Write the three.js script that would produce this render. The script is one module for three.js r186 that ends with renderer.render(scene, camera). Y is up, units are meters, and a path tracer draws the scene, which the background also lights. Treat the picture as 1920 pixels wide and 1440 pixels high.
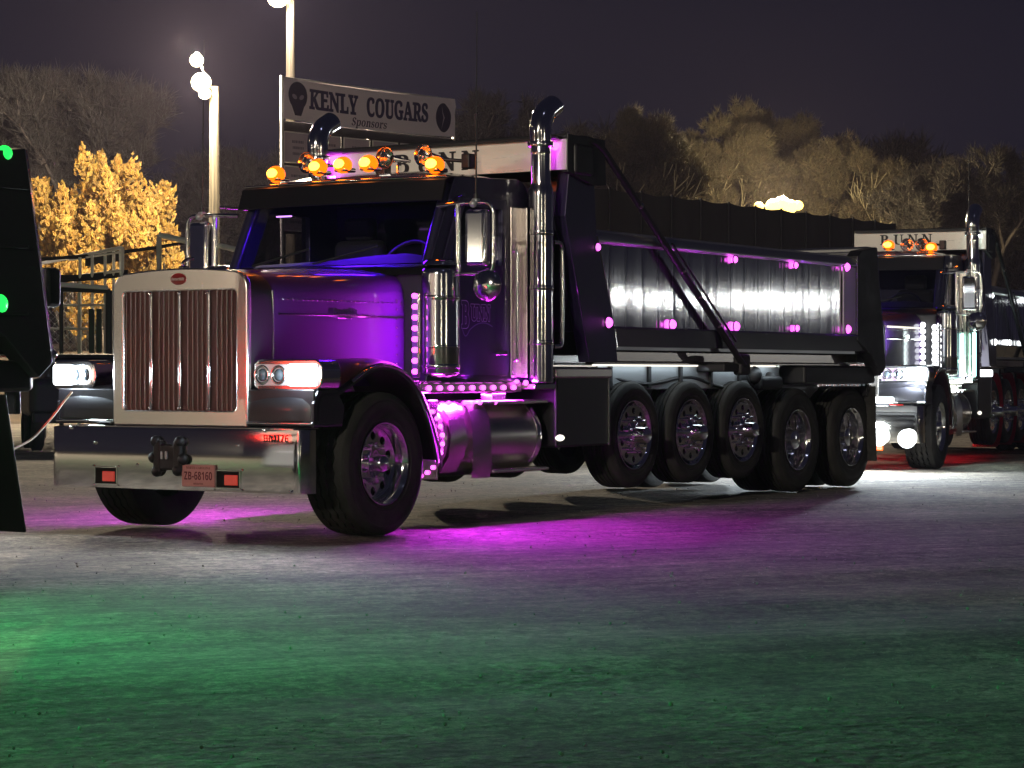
import * as THREE from 'three';
import { RoundedBoxGeometry } from 'three/addons/geometries/RoundedBoxGeometry.js';
import { mergeGeometries, toCreasedNormals } from 'three/addons/utils/BufferGeometryUtils.js';
import { TextGeometry } from 'three/addons/geometries/TextGeometry.js';
import { FontLoader } from 'three/addons/loaders/FontLoader.js';
import { ImprovedNoise } from 'three/addons/math/ImprovedNoise.js';
import { RectAreaLightUniformsLib } from 'three/addons/lights/RectAreaLightUniformsLib.js';
RectAreaLightUniformsLib.init();

// ------------------------------------------------------------------ camera, sky, moon, exposure
const scene = new THREE.Scene();
const camera = new THREE.PerspectiveCamera(19.147, 4 / 3, 0.1, 900);
camera.position.set(0, 1.195, 0);
camera.rotation.x = -0.0046;
{
  const W = 256, H = 128, d = new Float32Array(W * H * 4);
  for (let j = 0; j < H; j++) for (let i = 0; i < W; i++) {
    const up = ((j + 0.5) / H - 0.5) * Math.PI, t = Math.max(0, Math.sin(up)), k = Math.exp(-t * 5), o = (j * W + i) * 4;
    d[o] = 0.0062 + 0.003 * k; d[o + 1] = 0.0062 + 0.0022 * k; d[o + 2] = 0.0135 + 0.004 * k; d[o + 3] = 1;
  }
  const sky = new THREE.DataTexture(d, W, H, THREE.RGBAFormat, THREE.FloatType);
  sky.mapping = THREE.EquirectangularReflectionMapping; sky.magFilter = THREE.LinearFilter; sky.needsUpdate = true;
  scene.background = sky; scene.environment = sky;
}
const moon = new THREE.DirectionalLight(0xcfd6ff, 0.02);
moon.position.set(20, 60, 40); moon.castShadow = true; scene.add(moon);
Object.assign(moon.shadow.camera, { left: -60, right: 60, top: 60, bottom: -60, far: 200 });
const renderer = new THREE.WebGLRenderer({ antialias: true });
renderer.toneMapping = THREE.LinearToneMapping;
renderer.toneMappingExposure = 1;
renderer.shadowMap.enabled = true;
scene.fog = new THREE.FogExp2(0xe6d8ff, 0.00026);

// ------------------------------------------------------------------ small tools
const V = (x, y, z) => new THREE.Vector3(x, y, z);
const rng = (seed) => () => { seed = (seed + 0x6d2b79f5) | 0; let t = Math.imul(seed ^ (seed >>> 15), 1 | seed); t = (t + Math.imul(t ^ (t >>> 7), 61 | t)) ^ t; return ((t ^ (t >>> 14)) >>> 0) / 4294967296; };
const noise = new ImprovedNoise();
const clamp = THREE.MathUtils.clamp, lerp = THREE.MathUtils.lerp;
const FONT = await new FontLoader().loadAsync('fonts/droid/droid_serif_bold.typeface.json');
const SANS = await new FontLoader().loadAsync('fonts/droid/droid_sans_bold.typeface.json');

function prep(g) {
  const h = g.index ? g.toNonIndexed() : g, o = new THREE.BufferGeometry();
  o.setAttribute('position', h.attributes.position);
  if (!h.attributes.normal) h.computeVertexNormals();
  o.setAttribute('normal', h.attributes.normal);
  o.setAttribute('uv', h.attributes.uv || new THREE.BufferAttribute(new Float32Array(h.attributes.position.count * 2), 2));
  return o;
}
const M = (...gs) => mergeGeometries(gs.flat().map(prep));
const T = (g, x = 0, y = 0, z = 0, rx = 0, ry = 0, rz = 0) => g.applyMatrix4(new THREE.Matrix4().compose(V(x, y, z), new THREE.Quaternion().setFromEuler(new THREE.Euler(rx, ry, rz)), V(1, 1, 1)));
const rb = (w, h, d, x = 0, y = 0, z = 0, r = 0.012, s = 2) => T(new RoundedBoxGeometry(w, h, d, s, Math.min(r, w / 2.05, h / 2.05, d / 2.05)), x, y, z);
const sph = (r, x, y, z, a = 16, b = 12) => T(new THREE.SphereGeometry(r, a, b), x, y, z);
function rod(a, b, r, r2 = r, n = 10) {
  const d = b.clone().sub(a), g = new THREE.CylinderGeometry(r2, r, d.length(), n, 1);
  return g.applyMatrix4(new THREE.Matrix4().compose(a.clone().add(b).multiplyScalar(0.5), new THREE.Quaternion().setFromUnitVectors(V(0, 1, 0), d.normalize()), V(1, 1, 1)));
}
function bentPath(pts, rad) {                                   // straight runs joined by rounded corners
  const path = new THREE.CurvePath(); let from = pts[0];
  for (let i = 1; i < pts.length - 1; i++) {
    const p = pts[i], a = pts[i - 1].clone().sub(p), b = pts[i + 1].clone().sub(p), k = Math.min(rad, a.length() * 0.45, b.length() * 0.45);
    const s = p.clone().add(a.setLength(k)), e = p.clone().add(b.setLength(k));
    path.add(new THREE.LineCurve3(from, s)); path.add(new THREE.QuadraticBezierCurve3(s, p, e)); from = e;
  }
  path.add(new THREE.LineCurve3(from, pts[pts.length - 1]));
  return path;
}
const tube = (pts, r, rad = 0.08, seg = 40, n = 10) => new THREE.TubeGeometry(bentPath(pts, rad), seg, r, n, false);
const curve = (pts, r, seg = 30, n = 8) => new THREE.TubeGeometry(new THREE.CatmullRomCurve3(pts), seg, r, n, false);
const lathe = (prof, n = 40) => new THREE.LatheGeometry(prof.map(([r, y]) => new THREE.Vector2(Math.max(r, 1e-4), y)), n);
const latheX = (prof, n = 40) => lathe(prof, n).rotateZ(-Math.PI / 2);      // prof: [radius, x]
function extrude(pts, depth, bevel = 0, holes = []) {           // outline in x,y; depth along z
  const s = pts instanceof THREE.Shape ? pts : new THREE.Shape(pts.map(([x, y]) => new THREE.Vector2(x, y)));
  s.holes.push(...holes);
  return new THREE.ExtrudeGeometry(s, { depth, bevelEnabled: bevel > 0, bevelSize: bevel, bevelThickness: bevel, bevelSegments: 2, curveSegments: 10, steps: 1 });
}
function rrect(x0, y0, x1, y1, r, S = THREE.Shape) {
  const s = new S();
  s.moveTo(x0 + r, y0); s.lineTo(x1 - r, y0); s.quadraticCurveTo(x1, y0, x1, y0 + r); s.lineTo(x1, y1 - r); s.quadraticCurveTo(x1, y1, x1 - r, y1);
  s.lineTo(x0 + r, y1); s.quadraticCurveTo(x0, y1, x0, y1 - r); s.lineTo(x0, y0 + r); s.quadraticCurveTo(x0, y0, x0 + r, y0);
  return s;
}
function loft(rows, crease = 0.5, closed = false, caps = false) {   // rows of Vector3 with equal counts
  const P = [], UV = [], n = rows[0].length, m = rows.length, cols = closed ? n : n - 1;
  const put = (i, j) => { const p = rows[i][j % n]; P.push(p.x, p.y, p.z); UV.push(j / cols, i / (m - 1)); };
  for (let i = 0; i < m - 1; i++) for (let j = 0; j < cols; j++) { put(i, j); put(i, j + 1); put(i + 1, j); put(i, j + 1); put(i + 1, j + 1); put(i + 1, j); }
  if (caps) for (const i of [0, m - 1]) {
    const c = rows[i].reduce((a, p) => a.add(p), V(0, 0, 0)).multiplyScalar(1 / n);
    for (let j = 0; j < (closed ? n : n - 1); j++) for (const p of i ? [rows[i][j], rows[i][(j + 1) % n], c] : [rows[i][(j + 1) % n], rows[i][j], c]) { P.push(p.x, p.y, p.z); UV.push(0, 0); }
  }
  const g = new THREE.BufferGeometry();
  g.setAttribute('position', new THREE.Float32BufferAttribute(P, 3)); g.setAttribute('uv', new THREE.Float32BufferAttribute(UV, 2));
  return toCreasedNormals(g, crease);
}
const flipX = (g) => {                                           // mirror image across x = 0 with the faces turned back out
  const h = prep(g.clone()), p = h.attributes.position, n = h.attributes.normal, u = h.attributes.uv;
  for (let i = 0; i < p.count; i++) { p.setX(i, -p.getX(i)); n.setX(i, -n.getX(i)); }
  for (const a of [p, n, u]) for (let i = 0; i < a.count; i += 3) for (let k = 0; k < a.itemSize; k++) { const s = a.array[(i + 1) * a.itemSize + k]; a.array[(i + 1) * a.itemSize + k] = a.array[(i + 2) * a.itemSize + k]; a.array[(i + 2) * a.itemSize + k] = s; }
  return h;
};
const side = (g, s) => (s > 0 ? g : flipX(g));
function letters(text, size, depth, font = FONT) {
  const g = new TextGeometry(text, { font, size, depth, curveSegments: 4, bevelEnabled: false });
  g.computeBoundingBox(); const b = g.boundingBox;
  return T(g, -(b.min.x + b.max.x) / 2, -(b.min.y + b.max.y) / 2, 0);
}

const taken = new Map();
function numbered(name) { const n = taken.get(name) ?? 0; taken.set(name, n + 1); return n ? name + '_' + String(n).padStart(3, '0') : name; }
function mesh(name, g, m, parent, x, y, z) {
  const o = new THREE.Mesh(g, m); o.name = parent === scene ? numbered(name) : name; o.castShadow = o.receiveShadow = true;
  if (x !== undefined) o.position.set(x, y, z);
  parent.add(o); return o;
}
const each = (name, gs, m, parent) => gs.map((g) => mesh(name, g, m, parent));
function thing(name, label, category, group, pos = [0, 0, 0], turn = 0) {
  const o = new THREE.Group(); o.name = numbered(name); o.position.set(...pos); o.rotation.y = turn;
  o.userData = { label, category }; if (group) o.userData.group = group;
  scene.add(o); return o;
}
function tag(o, label, category, group, kind) { Object.assign(o.userData, { label }, category && { category }, group && { group }, kind && { kind }); return o; }

// lights
function point(parent, color, cd, x, y, z, size = 1) {
  const l = new THREE.PointLight(color, cd); l.position.set(x, y, z); l.shadow.radius = size; l.castShadow = true; l.name = 'lamp'; parent.add(l); return l;
}
function spot(parent, color, cd, pos, dir, angle, size = 2, pen = 0.5) {
  const l = new THREE.SpotLight(color, cd, 0, angle, pen); l.position.copy(pos); l.target.position.copy(pos).add(dir); l.shadow.radius = size; l.castShadow = true; l.name = 'lamp'; parent.add(l); parent.add(l.target); l.target.name = 'aim'; return l;
}
function area(parent, color, nits, w, h, pos, dir, up = V(0, 1, 0)) {
  const l = new THREE.RectAreaLight(color, nits, w, h); l.position.copy(pos); l.name = 'lamp';
  l.quaternion.setFromRotationMatrix(new THREE.Matrix4().lookAt(V(0, 0, 0), dir, up)); parent.add(l); return l;
}

// ------------------------------------------------------------------ textures and materials
function dataTex(n, fn, srgb, channels = 4) {
  const d = new Uint8Array(n * n * 4);
  for (let j = 0; j < n; j++) for (let i = 0; i < n; i++) { const c = fn(i, j), o = (j * n + i) * 4; for (let k = 0; k < 3; k++) d[o + k] = clamp(Math.round((Array.isArray(c) ? c[k] : c) * 255), 0, 255); d[o + 3] = 255; }
  const t = new THREE.DataTexture(d, n, n, THREE.RGBAFormat); t.wrapS = t.wrapT = THREE.RepeatWrapping; t.magFilter = THREE.LinearFilter; t.minFilter = THREE.LinearMipmapLinearFilter; t.generateMipmaps = true;
  if (srgb) t.colorSpace = THREE.SRGBColorSpace; t.needsUpdate = true; return t;
}
function lattice(n, cell, seed) {                                // tileable value noise, cells of given size in pixels
  const m = Math.max(1, Math.round(n / cell)), r = rng(seed), v = Float32Array.from({ length: m * m }, r), s = (t) => t * t * (3 - 2 * t);
  return (x, y) => { const u = (x / n) * m, w = (y / n) * m, i = Math.floor(u), j = Math.floor(w), a = s(u - i), b = s(w - j), g = (p, q) => v[(((q % m) + m) % m) * m + (((p % m) + m) % m)];
    return lerp(lerp(g(i, j), g(i + 1, j), a), lerp(g(i, j + 1), g(i + 1, j + 1), a), b); };
}
function stretched(n, cx, cy, seed) {                            // the same with cells longer one way
  const mx = Math.max(1, Math.round(n / cx)), my = Math.max(1, Math.round(n / cy)), r = rng(seed), v = Float32Array.from({ length: mx * my }, r), s = (t) => t * t * (3 - 2 * t);
  return (x, y) => { const u = (x / n) * mx, w = (y / n) * my, i = Math.floor(u), j = Math.floor(w), a = s(u - i), b = s(w - j), g = (p, q) => v[(((q % my) + my) % my) * mx + (((p % mx) + mx) % mx)];
    return lerp(lerp(g(i, j), g(i + 1, j), a), lerp(g(i, j + 1), g(i + 1, j + 1), a), b); };
}
function canvasTex(w, h, draw) {
  const c = document.createElement('canvas'); c.width = w; c.height = h; draw(c.getContext('2d'), w, h);
  const t = new THREE.CanvasTexture(c); t.colorSpace = THREE.SRGBColorSpace; t.anisotropy = 8; return t;
}
const std = (o) => new THREE.MeshStandardMaterial(o), phy = (o) => new THREE.MeshPhysicalMaterial(o);
const lin = (r, g, b) => new THREE.Color().setRGB(r, g, b);
const smudge = (() => { const a = lattice(256, 64, 3), b = lattice(256, 16, 4), c = lattice(256, 4, 5); return dataTex(256, (i, j) => { const v = 0.7 + 0.18 * a(i, j) + 0.1 * b(i, j) + 0.06 * c(i, j); return [v, v, v]; }); })();
const brushTex = (() => { const a = stretched(512, 6, 512, 61), b = stretched(512, 2, 512, 62), c = stretched(512, 22, 512, 63), t = dataTex(512, (i, j) => { const v = 0.4 * a(i, j) + 0.2 * b(i, j) + 0.4 * c(i, j); return [v, v, v]; }); t.repeat.set(1.6, 1); return t; })();
const dust = (() => { const a = lattice(256, 40, 71), b = lattice(256, 9, 72), r = rng(73); return dataTex(256, (i, j) => { const v = 0.62 + 0.3 * (a(i, j) - 0.5) + 0.25 * (b(i, j) - 0.5) + 0.12 * (r() - 0.5); return [v, v * 0.99, v * 0.97]; }, true); })();
const MAT = {
  paint: phy({ color: lin(0.022, 0.018, 0.05), roughness: 0.42, metalness: 0.35, clearcoat: 1, clearcoatRoughness: 0.06 }),
  hoodPaint: phy({ color: lin(0.038, 0.008, 0.085), roughness: 0.6, metalness: 0, specularIntensity: 0.4, clearcoat: 0.5, clearcoatRoughness: 0.07 }),
  black: phy({ color: lin(0.007, 0.006, 0.008), roughness: 0.4, clearcoat: 0.35, clearcoatRoughness: 0.1 }),
  satin: std({ color: lin(0.015, 0.015, 0.018), roughness: 0.55, roughnessMap: smudge }),
  chrome: std({ color: lin(0.82, 0.81, 0.8), metalness: 1, roughness: 0.13, roughnessMap: smudge }),
  mirror: std({ color: lin(0.88, 0.88, 0.88), metalness: 1, roughness: 0.04 }),
  stainless: std({ color: lin(0.78, 0.72, 0.66), metalness: 1, roughness: 0.27 }),
  bumper: std({ color: lin(0.8, 0.77, 0.72), metalness: 1, roughness: 0.09, roughnessMap: smudge }),
  alu: std({ color: lin(0.6, 0.6, 0.6), metalness: 1, roughness: 0.4, roughnessMap: smudge }),
  galv: std({ color: lin(0.42, 0.44, 0.46), metalness: 0.6, roughness: 0.5, roughnessMap: smudge }),
  bedPanel: phy({ color: lin(0.62, 0.62, 0.62), metalness: 1, roughness: 0.06, bumpMap: brushTex, bumpScale: 0.0013 }),
  rubber: std({ color: lin(0.055, 0.053, 0.05), map: dust, roughness: 0.75 }),
  hole: std({ color: lin(0.004, 0.004, 0.004), roughness: 0.9 }),
  frame: std({ color: lin(0.02, 0.02, 0.022), roughness: 0.6 }),
  glass: phy({ color: 0xffffff, transmission: 1, thickness: 0, roughness: 0.02, ior: 1.5, specularIntensity: 0.6 }),
  tint: phy({ color: lin(0.55, 0.55, 0.6), transmission: 1, thickness: 0, roughness: 0.02, ior: 1.5, specularIntensity: 0.6 }),
  seat: std({ color: lin(0.035, 0.033, 0.034), roughness: 0.8 }),
  trim: std({ color: lin(0.05, 0.045, 0.06), roughness: 0.7 }),
  badge: phy({ color: lin(0.25, 0.01, 0.01), roughness: 0.3, clearcoat: 1 }),
  white: std({ color: lin(0.75, 0.74, 0.72), roughness: 0.5 }),
  board: std({ color: lin(0.84, 0.8, 0.72), metalness: 0.2, roughness: 0.35, roughnessMap: smudge }),
  ink: std({ color: lin(0.01, 0.01, 0.012), roughness: 0.5 }),
  redLens: phy({ color: lin(0.5, 0.02, 0.02), roughness: 0.15, clearcoat: 1, emissive: lin(0.25, 0.03, 0.02) }),
};
const glow = (r, g, b, k = 1) => std({ color: 0x000000, roughness: 0.4, emissive: lin(r, g, b), emissiveIntensity: k });
const LAMP = {
  magenta: glow(3.6, 0.4, 3.4), violet: glow(2.6, 1.1, 4), white: glow(5, 5.2, 5.4), cool: glow(6, 6.6, 6.8), amber: glow(2.6, 0.34, 0.005), amberCore: glow(7, 3.2, 0.3), amberLow: glow(1.6, 0.5, 0.06), red: glow(5, 0.25, 0.2),
  green: glow(0.03, 1.5, 0.16), warm: glow(30, 25, 15), clear: glow(1.6, 1.5, 1.3), dim: glow(0.12, 0.14, 0.16),
};

// ------------------------------------------------------------------ wheels (axis along x, outer face towards +x, outer wall at x = 0)
function tyreGeo(R, w, zig, ribs = 5) {
  const n = 120, half = w / 2, prof = [], groove = [];
  const add = (x, r, g = 0) => { prof.push([x, r]); groove.push(g); };
  add(-0.03 - 0.02, 0.292); add(-0.015, 0.315); add(-0.006, 0.335); add(-0.001, 0.338); add(-0.001, 0.344); add(-0.003, 0.348); add(0.004, (R + 0.3) / 2 - 0.03); add(0.008, (R + 0.3) / 2 - 0.004); add(0.008, (R + 0.3) / 2 + 0.004); add(0.006, (R + 0.3) / 2 + 0.02); add(0.002, R - 0.07); add(0.004, R - 0.066); add(0.003, R - 0.058); add(-0.004, R - 0.045); add(-0.014, R - 0.018); add(-0.03, R - 0.004);
  const inner = w - 0.06;
  for (let k = 1; k < ribs; k++) { const x = -0.03 - (inner * k) / ribs; add(x + 0.009, R, 1); add(x + 0.006, R - 0.015, 1); add(x - 0.006, R - 0.015, 1); add(x - 0.009, R, 1); }
  add(-w + 0.03, R - 0.004); add(-w + 0.014, R - 0.018); add(-w - 0.006, (R + 0.3) / 2); add(-w + 0.03, 0.3);
  const rows = [];
  for (let i = 0; i <= n; i++) {
    const a = (i / n) * Math.PI * 2, tri = zig * (Math.abs(((i * 0.5) % 2) - 1) - 0.5) * 2;
    rows.push(prof.map(([x, r], k) => V(x + groove[k] * tri, r * Math.cos(a), r * Math.sin(a))));
  }
  return loft(rows, 0.6);
}
function holedDisc(r0, r1, rh, rad, count, th) {
  const s = new THREE.Shape(); s.absarc(0, 0, r1, 0, Math.PI * 2);
  const hub = new THREE.Path(); hub.absarc(0, 0, r0, 0, Math.PI * 2, true); s.holes.push(hub);
  for (let k = 0; k < count; k++) { const a = ((k + 0.5) / count) * Math.PI * 2, h = new THREE.Path(); h.absarc(rh * Math.cos(a), rh * Math.sin(a), rad, 0, Math.PI * 2, true); s.holes.push(h); }
  return new THREE.ExtrudeGeometry(s, { depth: th, bevelEnabled: true, bevelSize: 0.004, bevelThickness: 0.004, bevelSegments: 2, curveSegments: 12 }).rotateY(Math.PI / 2);
}
function lugs(r, x, n, len = 0.05) { return M(Array.from({ length: n }, (_, k) => { const a = (k / n) * Math.PI * 2; return T(latheX([[0, len], [0.011, len - 0.004], [0.015, len * 0.5], [0.017, 0]], 10), x, r * Math.cos(a), r * Math.sin(a)); })); }
const WHEEL = {};
{
  const flange = (back) => [[0.3, -0.045], [0.309, -0.02], [0.308, -0.006], [0.302, -0.004], [0.293, -0.014], [0.287, -0.03], [0.268, -0.05], [0.262, back]];
  WHEEL.steer = { tyre: tyreGeo(0.53, 0.39, 0.009, 5), well: M(latheX(flange(-0.2), 56)), disc: M(T(holedDisc(0.1, 0.258, 0.205, 0.034, 10, 0.012), -0.13, 0, 0), latheX([[0.262, -0.1], [0.25, -0.112], [0.24, -0.125]], 48)), hub: latheX([[0, 0.0], [0.05, -0.004], [0.066, -0.02], [0.07, -0.1], [0.105, -0.112], [0.112, -0.13]], 32), nuts: lugs(0.142, -0.122, 10) };
  WHEEL.lift = { tyre: tyreGeo(0.47, 0.3, 0, 6), well: M(latheX(flange(-0.06), 56)), disc: M(T(holedDisc(0.12, 0.262, 0.215, 0.03, 10, 0.012), -0.034, 0, 0)), hub: latheX([[0, 0.135], [0.06, 0.13], [0.075, 0.115], [0.082, 0.03], [0.11, 0.012], [0.135, -0.01], [0.135, -0.022]], 32), nuts: lugs(0.15, -0.02, 10, 0.075) };
  const inner = T(tyreGeo(0.525, 0.27, 0, 5), -0.335, 0, 0);
  WHEEL.drive = { tyre: M(tyreGeo(0.525, 0.27, 0.006, 5)), inner, well: M(latheX(flange(-0.17), 56)), disc: M(T(holedDisc(0.13, 0.262, 0.21, 0.032, 10, 0.012), -0.18, 0, 0)), hub: latheX([[0, -0.03], [0.09, -0.034], [0.1, -0.05], [0.104, -0.16], [0.13, -0.175]], 32), nuts: lugs(0.145, -0.168, 10) };
}
function wheel(parent, kind, s, x, y, z, turn = 0, chrome = MAT.chrome) {
  const w = new THREE.Group(), k = WHEEL[kind]; w.name = 'wheel'; w.position.set(s * x, y, z); w.rotation.y = (s > 0 ? 0 : Math.PI) + turn; parent.add(w);
  mesh('tyre', k.tyre, MAT.rubber, w); if (k.inner) mesh('tyre', k.inner, MAT.rubber, w);
  mesh('rim', k.well, chrome, w); mesh('wheel_disc', k.disc, chrome, w); mesh('hub', k.hub, chrome, w); mesh('lug_nuts', k.nuts, chrome, w);
  mesh('brake_drum', latheX([[0, -0.2], [0.2, -0.2], [0.2, -0.28], [0, -0.28]], 24), MAT.hole, w);
  return w;
}

// ------------------------------------------------------------------ the tri-axle dump truck (x = its left, y up, z = forward, origin on the ground under the front axle)
function hoodRow(z) {
  const t = clamp((0.84 - z) / 1.69, 0, 1), hw = lerp(0.635, 0.805, t), yt = lerp(1.955, 2.03, t), yb = 1.1, r = 0.17, pts = [];
  pts.push([hw, yb], [hw, 1.35], [hw, 1.6], [hw - 0.004, yt - r - 0.07]);
  for (let k = 1; k <= 7; k++) { const a = (k / 7) * 1.42; pts.push([hw - 0.004 - r + r * Math.cos(a), yt - r - 0.07 + (r + 0.02) * Math.sin(a)]); }
  const [ex, ey] = pts[pts.length - 1];
  for (let k = 1; k <= 4; k++) { const u = k / 4; pts.push([ex * (1 - u), lerp(ey, yt, 1 - (1 - u) ** 2)]); }
  const L = pts.map(([x, y]) => V(x, y, z)), Rr = pts.slice(0, -1).reverse().map(([x, y]) => V(-x, y, z));
  return [...L, ...Rr];
}
const HOOD = loft(Array.from({ length: 9 }, (_, i) => hoodRow(lerp(0.62, -0.84, i / 8))), 0.5);
const COWL = loft([hoodRow(0.86), hoodRow(0.6)].map((r, i) => r.map((p) => V(p.x * 1.004, p.y + 0.004, p.z))), 0.5);
const FENDER = (() => {
  const path = [[0.86, 0.86], [0.855, 0.98], [0.8, 1.075], [0.62, 1.1], [0.42, 1.18], [0.22, 1.265], [0.02, 1.295], [-0.2, 1.26], [-0.4, 1.145], [-0.55, 0.95], [-0.66, 0.74], [-0.73, 0.53]];
  const c = new THREE.CatmullRomCurve3(path.map(([z, y]) => V(0, y, z))), pts = c.getPoints(44), cs = [[0.6, 0.0], [0.8, 0.012], [1.0, 0.016], [1.12, 0.012], [1.19, -0.002], [1.222, -0.022], [1.234, -0.05], [1.232, -0.075]];
  return loft(pts.map((p, i) => { const a = pts[Math.max(0, i - 1)], b = pts[Math.min(44, i + 1)], tz = b.z - a.z, ty = b.y - a.y, l = Math.hypot(tz, ty), nz = ty / l, ny = -tz / l; return cs.map(([x, o]) => V(x, p.y + ny * o, p.z + nz * o)); }), 0.6);
})();
const FENDER_LIP = (() => {
  const path = [[0.42, 1.18], [0.22, 1.265], [0.02, 1.295], [-0.2, 1.26], [-0.4, 1.145], [-0.55, 0.95], [-0.66, 0.74], [-0.73, 0.53]];
  return curve(path.map(([z, y]) => V(1.236, y - 0.045, z)), 0.012, 50, 8);
})();
const doorSide = () => {                                            // cab side in (z, y) with a window opening
  const s = new THREE.Shape();
  s.moveTo(-0.86, 1.14); s.lineTo(-0.9, 2.03); s.lineTo(-1.2, 2.62); s.lineTo(-1.26, 2.74); s.lineTo(-2.16, 2.78); s.quadraticCurveTo(-2.33, 2.76, -2.34, 2.6); s.lineTo(-2.34, 1.14); s.lineTo(-0.86, 1.14);
  const h = new THREE.Path(); h.moveTo(-1.12, 2.06); h.lineTo(-1.92, 2.06); h.lineTo(-1.92, 2.54); h.lineTo(-1.36, 2.54); h.lineTo(-1.12, 2.06); s.holes.push(h);
  return s;
};
const toSide = (g, x) => T(g.rotateY(-Math.PI / 2), x, 0, 0);           // an outline drawn as (z, y) set upright across x; thickness runs towards -x

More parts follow.
